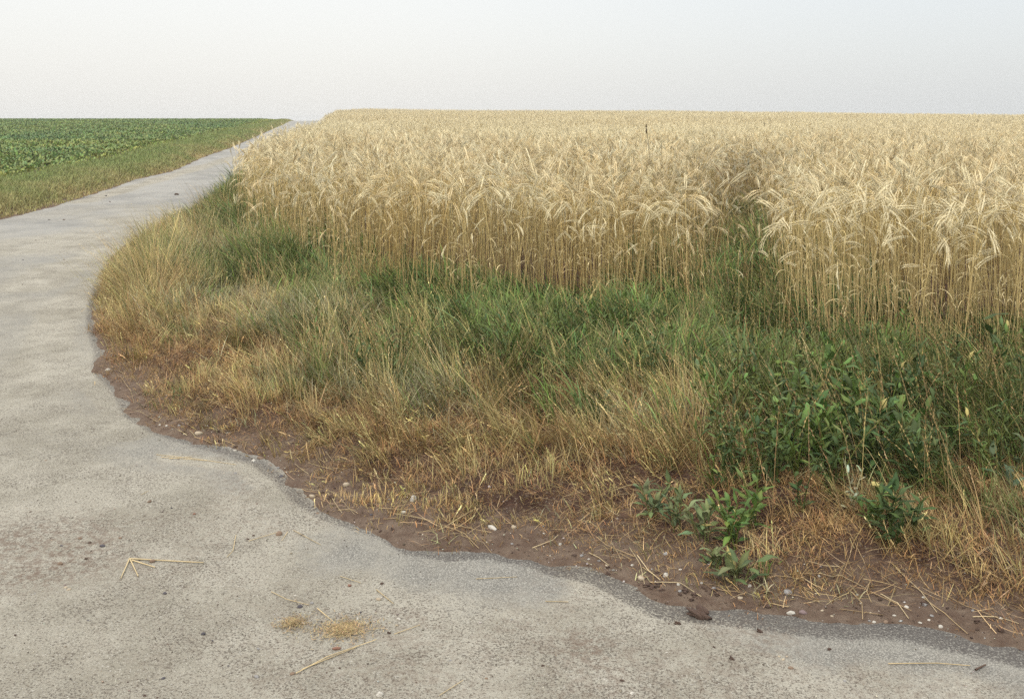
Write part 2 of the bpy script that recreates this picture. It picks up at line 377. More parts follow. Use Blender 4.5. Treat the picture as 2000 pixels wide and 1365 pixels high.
def seeds(acc, C, L, colr, k=9, sz=.006, start=.62):
    """little alternate spikelets along the top of each stem (paths C)"""
    n, m = C.shape[:2]
    for j in range(k):
        t = (start+(1-start)*j/(k-1))*(m-1); i = min(int(t), m-2); f = t-i
        p = C[:, i]*(1-f)+C[:, i+1]*f; d = C[:, i+1]-C[:, i]; d = d/(np.linalg.norm(d, axis=1)[:, None]+1e-9)
        a = rs.uniform(0, 6.28, n); o = np.stack([np.cos(a), np.sin(a), np.zeros(n)], -1); o = o-d*np.sum(o*d, 1)[:, None]; o /= np.linalg.norm(o, axis=1)[:, None]+1e-9
        s2 = np.cross(d, o); s = sz*rs.uniform(.7, 1.3, n)[:, None]
        V = np.stack([p, p+d*s*.9+o*s*.35+s2*s*.28, p+d*s*1.9+o*s*.5, p+d*s*.9+o*s*.35-s2*s*.28], 1).reshape(-1, 3)
        q = np.arange(n*4).reshape(n, 4); acc.add(V, q, np.repeat(colr, 4, 0))

GT = [ # u, v of the base, lush, fine green, straw, orange, pale, height, soil gap by the road
 (180, 580, 0, .1, 1, .4, 0, .40, .02), (185, 660, 0, .05, .8, 1, 0, .32, .02), (225, 500, 0, .25, 1, .1, .3, .30, .04), (260, 600, 0, .2, 1, .3, .1, .40, .05), (300, 705, 0, .1, .5, 1, 0, .24, .05),
 (210, 690, 0, 0, .4, 1, 0, .18, .10), (330, 475, 0, .4, .6, 0, .8, .28, .08), (400, 425, .1, 1, .4, 0, .1, .33, .10), (450, 390, .3, 1.2, .2, 0, 0, .40, .1), (490, 470, .4, 1.2, .15, 0, .1, .48, .1), (400, 540, 0, .6, .4, 0, .8, .32, .1),
 (490, 620, 0, .2, .4, .1, 1, .20, .1), (430, 670, 0, .4, .5, .5, .6, .26, .1), (560, 560, .4, 1.1, .2, 0, .1, .48, .1), (580, 690, .1, .8, .6, .1, .6, .36, .1), (480, 750, 0, .4, .6, .7, .1, .25, .1), (380, 740, 0, .1, .3, .9, 0, .16, .25), (600, 790, 0, .6, .8, .4, .4, .34, .22), (720, 770, .15, .8, .6, .2, .5, .32, .2),
 (650, 600, .6, .8, .4, .1, .1, .40, .1), (800, 620, 1, .5, .2, 0, .1, .38, .1), (1000, 640, 1, .4, .2, .15, 0, .38, .1), (1200, 650, 1.1, .4, .1, .05, 0, .42, .1), (1400, 630, .9, .6, .2, 0, 0, .40, .1), (1500, 660, .7, .7, .2, .1, 0, .42, .1),
 (750, 710, .6, .8, .5, .1, .4, .30, .1), (950, 740, .9, .8, .3, .1, .2, .30, .1), (1100, 770, 1.1, .6, .25, .1, 0, .33, .1), (1250, 780, .9, .6, .4, .1, 0, .34, .1), (800, 790, .1, .7, .8, .2, .6, .32, .2), (850, 830, .05, .6, .8, .3, .5, .35, 0.11), (1000, 830, .25, .6, .8, .3, .3, .34, 0.11), (1150, 840, .4, .6, .7, .3, .1, .32, 0.11),
 (700, 860, 0, .1, .8, .9, 0, .24, 0.14), (900, 890, 0, .1, .9, .7, .2, .24, 0.14), (1070, 930, 0, .1, 1.2, .7, .2, .32, 0.17), (1200, 880, .1, .25, .8, .4, .6, .26, 0.17), (1150, 980, 0, .05, .5, .9, .4, .12, 0.14), (650, 940, 0, 0, .4, 1, 0, .14, 0.11), (800, 970, 0, .05, .5, 1, 0, .17, 0.11), (1000, 1000, 0, 0, .5, 1, .1, .15, 0.12),
 (1300, 830, .25, .5, 1, .3, .1, .40, 0.17), (1350, 930, .1, .3, .9, .5, .2, .34, 0.17), (1500, 830, .6, 1, .35, .3, 0, .40, 0.17), (1600, 930, .3, .8, .4, .5, 0, .34, 0.19), (1800, 920, .3, 1.2, .25, .5, 0, .34, 0.19), (1950, 900, .3, 1.2, .25, .6, 0, .36, 0.22), (1550, 740, .8, .8, .2, .1, 0, .30, .4), (1700, 780, .5, 1, .3, .2, 0, .26, .4), (1900, 780, .4, 1, .4, .3, 0, .28, .4),
 (1600, 1040, 0, .3, .5, 1, .2, .22, 0.23), (1800, 1040, .05, .5, .5, 1, .1, .24, 0.23), (1800, 1100, 0, .1, .6, 1, .2, .20, 0.23), (1950, 1040, .05, .6, .5, .9, .1, .28, 0.22), (1950, 1120, 0, .1, .7, 1, .2, .20, 0.22), (1450, 1000, 0, .15, .5, .7, .3, .2, 0.23), (1300, 1040, 0, .1, .4, .8, .3, .12, 0.17), (2300, 1100, 0, .3, .7, .9, .2, .24, 0.22), (2300, 800, .2, .5, .9, .5, 0, .5, .4)]
WHEAT = [(-115, 700), (-31.5, 150), (-20.2, 110), (-16, 88), (-12.9, 71), (-10.9, 58), (-8.4, 44), (-7.0, 36), (-5.95, 30), (-5.3, 25.5), (-5.0, 20.6), (-4.3, 15.5), (-3.45, 12.6), (-2.35, 9.6), (-1.40, 8.25), (-.42, 7.65), (.60, 7.4), (1.30, 7.35),
         (1.66, 8.0), (2.12, 9.9), (2.8, 12.6), (3.3, 14.6), (3.62, 14.4), (3.2, 12.2), (2.68, 9.94), (2.16, 7.7), (1.80, 6.45), (2.2, 6.2), (2.76, 6.1), (3.3, 6.25), (4.6, 6.3), (9, 6.2), (30, 4.5), (500, 0), (500, 700)]
POLY_W = np.array(WHEAT)
def wheat_d(x, y): return dline(x, y, WHEAT)*np.where(inpoly(x, y, POLY_W), 1, -1)

# candidate tuft centres over the verge that the camera (or one a step aside) sees
xs, ys = rs.uniform(-8, 6.5, 60000), rs.uniform(3.0, 24, 60000)
nfull = 250                                     # tufts per m2 before thinning
area = 14.5*21; ntry = int(area*nfull)
xs, ys = rs.uniform(-8, 6.5, ntry), rs.uniform(3.0, 24, ntry)
m = (xs/ys > -.62) & (xs/ys < .78); xs, ys = xs[m], ys[m]
m = inpoly(xs, ys, POLY_R); xs, ys = xs[m], ys[m]
wd_ = wheat_d(xs, ys); m = wd_ < 1.0; xs, ys, wd_ = xs[m], ys[m], wd_[m]
sr_, _ = side_dist(xs, ys)
G = idw(GT, xs, ys)
gapn = G[:, 6]*(.05+.75*fbm(xs, ys, .35, 51))
dens = sstep(0, .16, sr_-gapn)
dens = np.where(rs.rand(len(xs)) < .035, np.maximum(dens, .5*(sr_ > .12)), dens)
bare = sstep(.30, .55, fbm(xs, ys, .22, 57)); lowg = sstep(.24, .12, G[:, 5])
dens *= 1-lowg*(1-bare)*.9
dens *= 1-.62*sstep(7, 16, ys)                   # thinner far off, blades there are wider
dens *= 1-.6*sstep(.2, .9, wd_)
dens = np.where((sr_ > .05) & (rs.rand(len(xs)) < .42*(.25+1.5*bare)), np.maximum(dens, .5), dens)
m = rs.rand(len(xs)) < dens; xs, ys, G, sr_, wd_ = xs[m], ys[m], G[m], sr_[m], wd_[m]
zs = ground_z(xs, ys, sr_)-.008; G[:, 5] *= .74*np.where(xs < -2.5, np.interp(sr_, [0, .3], [1.05, 1.2]), np.interp(sr_, [0, .5, 1.1], [.55, .72, 1.0]))*(.35+1.3*fbm(xs, ys, .45, 63))*np.exp(rs.normal(0, .22, len(xs)))*(1-.28*sstep(-.8, -.1, wd_)*sstep(-2.2, -1.2, xs))
grow = sstep(0, .5, sr_-.02)
W5 = np.clip(G[:, :5], 0, None)**1.6
W5 *= np.stack([.06+7*fbm(xs, ys, .42, 61+7*k)**3.2 for k in range(5)], 1)
W5[:, 0] *= .55; W5[:, 3] *= .9
cum = np.cumsum(W5, 1); r_ = rs.rand(len(xs))*cum[:, -1]; sp = (r_[:, None] > cum).sum(1)
# a tangled rusty mat of short dead blades under the straw
ex = np.where(rs.rand(len(xs)) < np.clip(.9*G[:, 3]+.35*G[:, 2]-.3*G[:, 0], 0, 1)*sstep(12, 8, ys))[0]
jx = xs[ex]+rs.normal(0, .06, len(ex)); jy = ys[ex]+rs.normal(0, .06, len(ex)); jr = side_dist(jx, jy)[0]; ok = jr > .05
ex, jx, jy, jr = ex[ok], jx[ok], jy[ok], jr[ok]
xs = np.concatenate([xs, jx]); ys = np.concatenate([ys, jy]); zs = np.concatenate([zs, ground_z(jx, jy, jr)-.006]); G = np.concatenate([G, G[ex]]); grow = np.concatenate([grow, sstep(-.3, .4, jr)])
sp = np.concatenate([sp, np.full(len(ex), 3)])
def cvar(base, n, v=.25, h=.10):
    c = np.array(base)[None]*(1+rs.uniform(-v, v, (n, 1)))*(1+rs.uniform(-h, h, (n, 3))); return c
gacc, dacc = Acc(), Acc()
LEAN = math.pi*.93                                # the stand leans to the left and slightly towards the road
for k, (cnt, ll, ww, c1, c2, spread) in enumerate([
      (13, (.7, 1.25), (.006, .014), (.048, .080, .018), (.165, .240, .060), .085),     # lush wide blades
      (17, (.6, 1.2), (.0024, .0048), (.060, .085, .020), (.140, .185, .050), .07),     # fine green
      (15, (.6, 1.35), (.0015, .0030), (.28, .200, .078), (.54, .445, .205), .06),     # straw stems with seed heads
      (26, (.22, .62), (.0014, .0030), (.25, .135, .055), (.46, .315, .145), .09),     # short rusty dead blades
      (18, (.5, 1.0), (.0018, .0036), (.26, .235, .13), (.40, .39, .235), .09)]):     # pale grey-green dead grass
    m = sp == k; nt_ = m.sum()
    if not nt_: continue
    bx, by, bz, Ht = xs[m], ys[m], zs[m], G[m, 5]*(.45+.55*grow[m])
    cc = np.repeat(np.arange(nt_), cnt); n = len(cc)
    far = sstep(7, 16, by[cc])
    px = bx[cc]+rs.normal(0, spread*.5, n); py = by[cc]+rs.normal(0, spread*.5, n)
    pos = np.stack([px, py, bz[cc]], 1)
    L = Ht[cc]*rs.uniform(*ll, n)*(1.12 if k != 3 else 1)
    wid = rs.uniform(*ww, n)*(1+1.1*far)*(1+.25*(k > 1))
    taz = LEAN+rs.normal(0, .8, nt_)+(fbm(bx, by, .6, 71)-.5)*7
    az = taz[cc]+rs.normal(0, .55 if k < 3 else 1.5, n)
    tl = rs.uniform(.1, 1.25, nt_)
    if k == 0: t0 = rs.uniform(0, .5, n); t1 = t0+rs.uniform(.6, 2.6, n)
    elif k == 1: t0 = rs.uniform(0, .4, n)+tl[cc]*.4; t1 = t0+rs.uniform(.2, 1.8, n)
    elif k == 2: t0 = tl[cc]*.7+rs.uniform(0, .25, n); t1 = t0+rs.uniform(.05, .6, n)
    elif k == 3: t0 = rs.uniform(.2, 1.3, n); t1 = t0+rs.uniform(.2, 2.0, n)
    else: t0 = rs.uniform(.3, 1.2, n); t1 = t0+rs.uniform(.2, 1.0, n)
    tv = (.95+rs.uniform(-.42, .34, (nt_, 1)))*(1+rs.uniform(-.08, .08, (nt_, 3)))
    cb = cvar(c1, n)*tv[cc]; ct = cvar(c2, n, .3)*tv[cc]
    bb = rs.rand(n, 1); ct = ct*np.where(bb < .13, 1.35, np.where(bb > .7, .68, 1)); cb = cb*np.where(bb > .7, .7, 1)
    if k == 0:   # some yellowed and some blue-green blades
        y_ = rs.rand(n) < .12; ct[y_] = cvar((.30, .24, .09), y_.sum()); b_ = rs.rand(n) < .3; ct[b_] *= np.array([.85, .95, 1.35])
    if k == 1:
        y_ = rs.rand(n) < .25; ct[y_] = cvar((.26, .24, .11), y_.sum())
    fc = az+math.pi/2+rs.normal(0, .7, n)
    A = gacc if k in (0, 1) else dacc
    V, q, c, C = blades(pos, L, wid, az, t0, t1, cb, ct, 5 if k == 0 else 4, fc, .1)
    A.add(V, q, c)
    if k == 2:
        s_ = rs.rand(n) < .12; seeds(A, C[s_], L[s_], ct[s_]*1.05, 8, .007, .66)
print('verge blades', len(gacc.q), gacc.n, dacc.n)

# tall loose stems standing over the verge (seed heads against the green)
n = 1100
px, py = rs.uniform(-5, 5, n*6), rs.uniform(3.6, 11, n*6); r1, _ = side_dist(px, py); w1 = wheat_d(px, py)
right = sstep(.2, 1.6, px)
m = (r1 > .55) & (w1 < .3) & (rs.rand(n*6) < .25+.75*right) & (np.abs(px/py) < .6)
px, py, r1, right = px[m][:n], py[m][:n], r1[m][:n], right[m][:n]; n = len(px)
az = LEAN+rs.normal(0, 1.3, n); t0 = rs.uniform(0, .35, n); t1 = t0+rs.uniform(0, .8, n); L = rs.uniform(.22, .40, n)*(1+.35*right)
g_ = rs.rand(n, 1) < .35
ct = np.where(g_, cvar((.20, .18, .07), n), cvar((.40, .275, .125), n)); ct *= (1-.25*right)[:, None]
V, q, c, C = blades(np.stack([px, py, ground_z(px, py, r1)], 1), L, np.full(n, .0026), az, t0, t1, ct*.8, ct, 6, az+rs.normal(1.57, .6, n), .35)
dacc.add(V, q, c); seeds(dacc, C, L, ct*1.1, 12, .0085, .5)

# thatch: a flat tangled mat of short dead blades, thick along the road side and thin under the green
n = 150000
px, py = rs.uniform(-6, 4.6, n*2), rs.uniform(3.1, 12, n*2); m = (px/py > -.6) & (px/py < .8); px, py = px[m], py[m]; r1, _ = side_dist(px, py); w1 = wheat_d(px, py)
far_in = np.interp(px, [-3.5, -2, 0, 1.5], [.9, .9, 1.1, 1.2])+0*py
dn = sstep(.03, .22, r1-.20*fbm(px, py, .25, 151)**1.3*sstep(-2.2, -1, px))*np.exp(-np.clip(r1-far_in, 0, 9)/.7)*np.clip(.22+2.2*(fbm(px, py, .26, 153)-.30), 0, 1)
m = (w1 < .2) & (rs.rand(len(px)) < dn); px, py, r1 = px[m], py[m], r1[m]; n = len(px); print('thatch', n)
t0 = rs.uniform(.7, 1.5, n); hue = fbm(px, py, .5, 155)[:, None]
cb = cvar((.20, .115, .052), n, .4); ct = np.where(rs.rand(n, 1) < .3, cvar((.50, .385, .19), n, .25), cvar((.34, .215, .095), n, .35)); ct = ct*(.55+.9*hue)
V, q, c, C = blades(np.stack([px, py, ground_z(px, py, r1)+rs.uniform(-.004, .03, n)], 1), rs.uniform(.035, .13, n), rs.uniform(.0013, .0028, n), rs.uniform(0, 6.28, n), t0, t0+rs.uniform(-.5, 1.2, n), cb, ct, 4, rs.uniform(0, 6.28, n), .2)
dacc.add(V, q, c)

# straw litter lying on the soil and among the tufts
n = 15000
px, py = rs.uniform(-5, 5, n*3), rs.uniform(3.0, 10, n*3); r1, _ = side_dist(px, py)
dn = np.exp(-((r1-.45)/.35)**2)*(.25+1.3*fbm(px, py, .3, 81)**2)*sstep(-4.2, -2.5, px)
m = (r1 > .03) & (rs.rand(n*3) < dn); px, py, r1 = px[m][:n], py[m][:n], r1[m][:n]; n = len(px)
az = rs.uniform(0, 6.28, n); t0 = rs.uniform(1.25, 1.55, n)
ct = cvar((.44, .32, .17), n, .35)
lit = Acc()
V, q, c, C = blades(np.stack([px, py, ground_z(px, py, r1)+rs.uniform(.003, .018, n)], 1), rs.uniform(.02, .15, n), rs.uniform(.0014, .003, n), az, t0, t0+rs.uniform(-.5, .4, n), ct, ct, 4, az+1.57+rs.normal(0, .5, n), .6)
lit.add(V, q, c)
tag(lit.obj('straw_litter', M_STRAW), 'broken straw and chaff strewn over the bare soil strip', 'straw litter', kind='stuff')
tag(gacc.obj('green_grass', M_GRASS), 'lush green verge grass growing at the foot of the grain', 'grass', kind='stuff')
tag(dacc.obj('dry_grass', M_GRASS), 'dry straw coloured and rusty verge grass beside the asphalt', 'grass', kind='stuff')

# the far verge, left of the road, and the strip right of it up to the crest
acc = Acc()
def strip(n, f_x, y0, y1, w_in, hmul, green):
    global acc
    yy = y0*(y1/y0)**rs.rand(n)
    return yy
yy = 9*(115/9.)**(rs.rand(180000)**1.15); side = rs.rand(len(yy)) < .76
el = np.array(EDGE_L); er = np.array(EDGE_R)
exl = np.interp(yy, el[::-1, 1], el[::-1, 0]); exr = np.interp(yy, er[:25][::-1, 1][np.argsort(er[:25][::-1, 1])], er[:25][::-1, 0][np.argsort(er[:25][::-1, 1])])
off = rs.rand(len(yy))**.8*np.interp(yy, [9, 15, 25, 40, 60, 90], [1.9, 1.8, 1.7, 1.8, 1.5, 1.0])
xx = np.where(side, exl-.02-off, exr+.05+rs.rand(len(yy))*np.interp(yy, [22, 30, 45], [2.2, 1.9, 1.0]))
m = (side | (yy > 22)) & (xx/yy > -1.0) & (xx/yy < .66); xx, yy, side, off = xx[m], yy[m], side[m], off[m]
r1, l1 = side_dist(xx, yy); sd1 = np.maximum(r1, l1); m = sd1 > .02; xx, yy, side, off, sd1 = xx[m], yy[m], side[m], off[m], sd1[m]; n = len(xx)
z1 = ground_z(xx, yy, sd1)
gm = np.clip(.40+off*.5+(fbm(xx, yy, 1.2, 91)-.5)*1.3, 0, 1)[:, None]
ct = (1-gm)*cvar((.40, .35, .17), n)+gm*cvar((.22, .27, .10), n)
cb = ct*np.array([1.0, .85, .8])
L = (.05+.11*sstep(0, .6, sd1)+.06*sstep(1., 1.7, off))*rs.uniform(.6, 1.3, n)
V, q, c, C = blades(np.stack([xx, yy, z1], 1), L, .0035+.00042*yy*rs.uniform(.7, 1.5, n), rs.uniform(0, 6.28, n), rs.uniform(0, .6, n), rs.uniform(.4, 1.6, n), cb, ct, 3, rs.normal(0, .8, n), .15)
acc.add(V, q, c)
tag(acc.obj('roadside_grass', M_GRASS), 'low yellow green grass strip between the road and the beet field', 'grass', kind='stuff')

# ------------------------------------------------------------------ instancing of stuff
def scatter(name, variants, pos, rot, scl, idx_, tint):
    src = bpy.data.collections.new(name+'_sources')
    for i, me in enumerate(variants):
        o = bpy.data.objects.new('%s_%03d' % (name, i), me); src.objects.link(o)
    n = len(pos); me = bpy.data.meshes.new(name); me.vertices.add(n); me.vertices.foreach_set('co', np.asarray(pos, np.float32).ravel())
    for k, t, a, f in (('rot', 'FLOAT_VECTOR', rot, 'vector'), ('scl', 'FLOAT', scl, 'value'), ('pick', 'INT', idx_, 'value'), ('tint', 'FLOAT_VECTOR', tint, 'vector')):
        at = me.attributes.new(k, t, 'POINT'); at.data.foreach_set(f, np.asarray(a, np.int32 if t == 'INT' else np.float32).ravel())
    for mt in variants[0].materials: me.materials.append(mt)
    o = link(name, me)
    g = bpy.data.node_groups.new(name, 'GeometryNodeTree')
    g.interface.new_socket('Geometry', in_out='INPUT', socket_type='NodeSocketGeometry'); g.interface.new_socket('Geometry', in_out='OUTPUT', socket_type='NodeSocketGeometry')
    gi, go = g.nodes.new('NodeGroupInput'), g.nodes.new('NodeGroupOutput')
    ci = g.nodes.new('GeometryNodeCollectionInfo'); ci.inputs['Collection'].default_value = src; ci.inputs['Separate Children'].default_value = True; ci.inputs['Reset Children'].default_value = True
    ip = g.nodes.new('GeometryNodeInstanceOnPoints'); ip.inputs['Pick Instance'].default_value = True
    def na(nm, t):
        a = g.nodes.new('GeometryNodeInputNamedAttribute'); a.data_type = t; a.inputs['Name'].default_value = nm; return a.outputs[0]
    er_ = g.nodes.new('FunctionNodeEulerToRotation')
    L_ = g.links.new
    L_(gi.outputs[0], ip.inputs['Points']); L_(ci.outputs[0], ip.inputs['Instance']); L_(na('pick', 'INT'), ip.inputs['Instance Index'])
    L_(na('rot', 'FLOAT_VECTOR'), er_.inputs[0]); L_(er_.outputs[0], ip.inputs['Rotation']); L_(na('scl', 'FLOAT'), ip.inputs['Scale'])
    L_(ip.outputs[0], go.inputs[0])
    md = o.modifiers.new('scatter', 'NODES'); md.node_group = g
    return o

# ------------------------------------------------------------------ grain
EARC, AWNC, STEMC, LEAFC = (.72, .62, .39), (.81, .725, .48), (.68, .535, .245), (.66, .55, .30)
def ear(mb, pts, T, lod=0):
    """two rows of spikelets with awns along a curved rachis"""
    n = len(pts)-1; k = 11 if lod == 0 else 5
    L = np.linalg.norm(np.diff(pts, axis=0), axis=1).sum()
    tt = random.uniform(0, 3.14)
    for j in range(k):
        f = j/(k-1)*.93; i = min(int(f*n), n-1); g = f*n-i
        p = pts[i]*(1-g)+pts[i+1]*g; d = T[i]
        a = np.cross(d, [math.cos(tt), math.sin(tt), .3]); a /= np.linalg.norm(a)+1e-9; b = np.cross(d, a)
        wdt = .0078*(1-.45*abs(f-.4)) if lod == 0 else .012
        for s in (-1, 1):
            o = a*s; c0 = p+o*wdt*.45; l = (.017 if lod == 0 else .030)*random.uniform(.85, 1.15)
            tip = c0+d*l+o*wdt*.45
            mid = c0+d*l*.42+o*wdt*.5
            cc = np.array(EARC)*random.uniform(.8, 1.15)
            V = [c0, mid+b*wdt*.55, mid+o*wdt*.5, mid-b*wdt*.55, mid-o*wdt*.4, tip]
            mb.put(V, t=[(0, 1, 2), (0, 2, 3), (0, 3, 4), (0, 4, 1), (5, 2, 1), (5, 3, 2), (5, 4, 3), (5, 1, 4)], c=cc)
            for r_ in range(2 if lod == 0 else 1):
                al = random.uniform(.045, .080)*(1-.25*f); spd = random.uniform(.04, .24)
                dr = d+o*spd+b*random.uniform(-.13, .13)+np.array([0, 0, -.08]); dr /= np.linalg.norm(dr)
                sv = np.cross(dr, [random.uniform(-1, 1), random.uniform(-1, 1), .2]); sv /= np.linalg.norm(sv)+1e-9
                w0 = .0011 if lod == 0 else .0022
                e = tip+dr*al*.5; e2 = tip+dr*al+np.array([0, 0, -.004])
                mb.put([tip-sv*w0, tip+sv*w0, e+sv*w0*.8, e-sv*w0*.8, e2], q=[(0, 1, 2, 3)], t=[(3, 2, 4)], c=np.array(AWNC)*random.uniform(.85, 1.1))
def stalk_path(h, droop, lean, az, wob, n=9):
    th = [lean+wob*math.sin(i*1.1) for i in range(n)]
    L = [h*.89/n]*n
    m_ = 5
    for i in range(m_): th.append(lean+droop*.78*((i+1)/m_)**.8); L.append(h*.11/m_)
    return bend_path((0, 0, 0), az, th, n+m_, L), th[-1]
def make_stalk(stem_mb, ear_mb, h, droop, lean, lod=0, cut=0.):
    az = random.uniform(0, 6.283)
    pts, thl = stalk_path(h, droop, lean, az, random.uniform(-.03, .03))
    sc = random.uniform(.8, 1.15); sc_ = np.array(STEMC)*sc
    lo = np.array([.54, .42, .185])*sc
    cc = lo+(sc_-lo)*np.linspace(0, 1, len(pts))[:, None]
    k0 = int(cut*9)
    tube(stem_mb, pts[k0:], np.linspace(.0028, .0018, len(pts))[k0:]*(1 if lod == 0 else 1.6), 3, cc[k0:])
    ne = 6; el_ = random.uniform(.105, .145)
    th = [thl+droop*.26*(i+1)/ne for i in range(ne)]
    ep = bend_path(pts[-1], az, th, ne, [el_/ne]*ne); T = np.diff(ep, axis=0); T /= np.linalg.norm(T, axis=1)[:, None]
    ear(ear_mb, ep, T, lod)
    for j in range(random.choice([1, 1, 2, 3]) if lod == 0 else 0):      # withered leaf
        k = random.randint(3, 8); a = random.uniform(0, 6.283); L = random.uniform(.10, .2); w_ = random.uniform(.003, .007)
        th0 = random.uniform(.3, 1.0); th_ = [th0+i*.42 for i in range(5)]
        lp = bend_path(pts[k], a, th_, 5, [L/5]*5); sv = np.array([-math.sin(a), math.cos(a), random.uniform(-.4, .4)])
        ww_ = w_*np.array([.7, 1, .9, .7, .4, .05]); V = np.concatenate([lp-sv*ww_[:, None]*.5, lp+sv*ww_[:, None]*.5])
        stem_mb.put(V, q=[(i, i+1, 7+i, 6+i) for i in range(5)], c=np.array(LEAFC)*random.uniform(.7, 1.1))
def rdroop():
    r_ = random.random()
    return random.uniform(1.7, 2.8) if r_ < .52 else (random.uniform(.7, 1.7) if r_ < .82 else random.uniform(.1, .6))
NV = 26
stalk_parts = []; near_var = []
for i in range(NV):
    h, dr, ln = random.uniform(.84, .98), rdroop(), random.uniform(.0, .08)
    st = random.getstate(); sm, em = MB(), MB(); make_stalk(sm, em, h, dr, ln)
    stalk_parts.append((sm.mesh('grain_stem', M_GRAIN), em.mesh('grain_ear', M_GRAIN)))
    random.setstate(st); bm_ = MB(); make_stalk(bm_, bm_, h, dr, ln); near_var.append(bm_.mesh('grain', M_GRAIN))
far_var = []
for i in range(14):
    mb = MB()
    for j in range(13):
        sm = MB(); make_stalk(sm, sm, random.uniform(.84, 1.0), rdroop(), random.uniform(0, .1), 1, .45)
        v = np.concatenate(sm.v); o_ = np.array([random.uniform(-.17, .17), random.uniform(-.17, .17), 0])
        a_ = random.uniform(0, 6.28); rm_ = np.array([[math.cos(a_), -math.sin(a_), 0], [math.sin(a_), math.cos(a_), 0], [0, 0, 1]])
        mb.put(v @ rm_.T+o_, q=np.concatenate(sm.q), t=np.concatenate(sm.t), c=np.concatenate(sm.c))
    far_var.append(mb.mesh('grain_far', M_GRAIN))

def grain_points(n, y0, y1, cut, e=1.0):
    yy = y0+(y1-y0)*rs.rand(n); xx = rs.uniform(-.64, .80, n)*yy
    p_ = yy/y1; m = rs.rand(n) < p_; xx, yy = xx[m], yy[m]                # uniform over the wedge
    d = wheat_d(xx, yy); m = d > np.where(rs.rand(len(xx)) < .10, rs.uniform(-.45, 0, len(xx)), rs.uniform(-.10, .15, len(xx))); return xx[m], yy[m], d[m]
YN = 19.
xx, yy, wd1 = grain_points(int(1.44*YN*(YN-5)*138), 5, YN, 0)
# tramline: bent, sparser stalks around the notch
zz = ground_z(xx, yy)-.01; n = len(xx)
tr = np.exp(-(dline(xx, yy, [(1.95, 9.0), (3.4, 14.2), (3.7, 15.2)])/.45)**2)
edge = sstep(.6, 0, wd1); out_ = sstep(0, -.25, wd1)
scl = (np.interp(yy, [6, 10, 19], [1.07, 1.05, .98])+.12*(fbm(xx, yy, 1.5, 101)-.5)*2+rs.uniform(-.09, .07, n))*(1-.30*tr*rs.rand(n))
low = rs.rand(n) < .10+.36*edge; scl = np.where(low, scl*rs.uniform(.64, .95, n), scl)*(1-.3*out_)
lean_a = np.pi+rs.normal(0, 1.0, n); lean_m = np.abs(rs.normal(0, .085, n))+tr*rs.uniform(0, .38, n)+edge*np.abs(rs.normal(0, .08, n))
rot = np.stack([-np.sin(lean_a)*lean_m, np.cos(lean_a)*lean_m, rs.uniform(0, 6.283, n)], 1)
tint = np.repeat(rs.uniform(-.26, .16, (n, 1)), 3, 1)+np.array([0, 1, 2])[None]*rs.uniform(-.07, .03, (n, 1))-(tr*.42)[:, None]  # stalks in the gap get a darker tint that paints in its shade
tint += ((fbm(xx, yy, .9, 111)-.5)*.35)[:, None]*np.array([.5, .8, 1.4])
pick = rs.randint(0, NV, n)
dist = np.hypot(xx, yy); order = np.argsort(np.where(np.abs(xx/yy) < .535, dist, 99)); ind = order[:300]; rest = np.setdiff1d(np.arange(n), ind)
tag(scatter('grain_field', near_var, np.stack([xx, yy, zz], 1)[rest], rot[rest], scl[rest], pick[rest], tint[rest]),
    'dense stand of ripe golden grain with nodding bearded ears', 'grain field', kind='stuff')
for j, i in enumerate(ind):
    u_ = 1000+F*xx[i]/yy[i]
    lab, grp = (('ripe grain stalk in the front row beside the gap in the field', 'grain stalks beside the gap') if u_ < 1640 else
                ('ripe grain stalk in the front row above the broad leaved weeds', 'grain stalks above the weeds') if u_ < 1840 else
                ('ripe grain stalk in the front row near the right edge of the photo', 'grain stalks near the right edge'))
    e = bpy.data.objects.new('grain_stalk', None); COL.objects.link(e); e.empty_display_size = .05
    e.location = (xx[i], yy[i], zz[i]); e.rotation_euler = rot[i]; e.scale = (scl[i],)*3
    tag(e, lab, 'grain stalk', grp)
    a, b = stalk_parts[pick[i]]; link('stem', a, e); link('ear', b, e)
# the field beyond
nf = 0; PP = []
yy = 17.5+(118-17.5)*rs.rand(165000); xx = rs.uniform(-.62, .78, 165000)*yy; m = rs.rand(len(yy)) < (yy/118)*np.interp(yy, [17, 30, 60, 118], [1.6, 1.25, .85, .6]); xx, yy = xx[m], yy[m]
d = wheat_d(xx, yy); m = d > .12; xx, yy = xx[m], yy[m]; n = len(xx); print('far grain patches', n)
sc_ = np.interp(yy, [17, 35, 70, 90], [.98, .93, .86, .82])+.12*(fbm(xx, yy, 2.5, 101)-.5)*2+rs.uniform(-.07, .05, n)
tint = np.repeat(rs.uniform(-.12, .10, (n, 1)), 3, 1)+((fbm(xx, yy, 5, 121)-.5)*.2)[:, None]*np.array([.6, .9, 1.3])
tag(scatter('distant_grain_field', far_var, np.stack([xx, yy, ground_z(xx, yy)-.01], 1), np.stack([rs.normal(0, .03, n), rs.normal(0, .03, n), rs.uniform(0, 6.28, n)], 1), sc_, rs.randint(0, len(far_var), n), tint),
    'pale even sheet of ripe grain rising to the crest', 'grain field', kind='stuff')

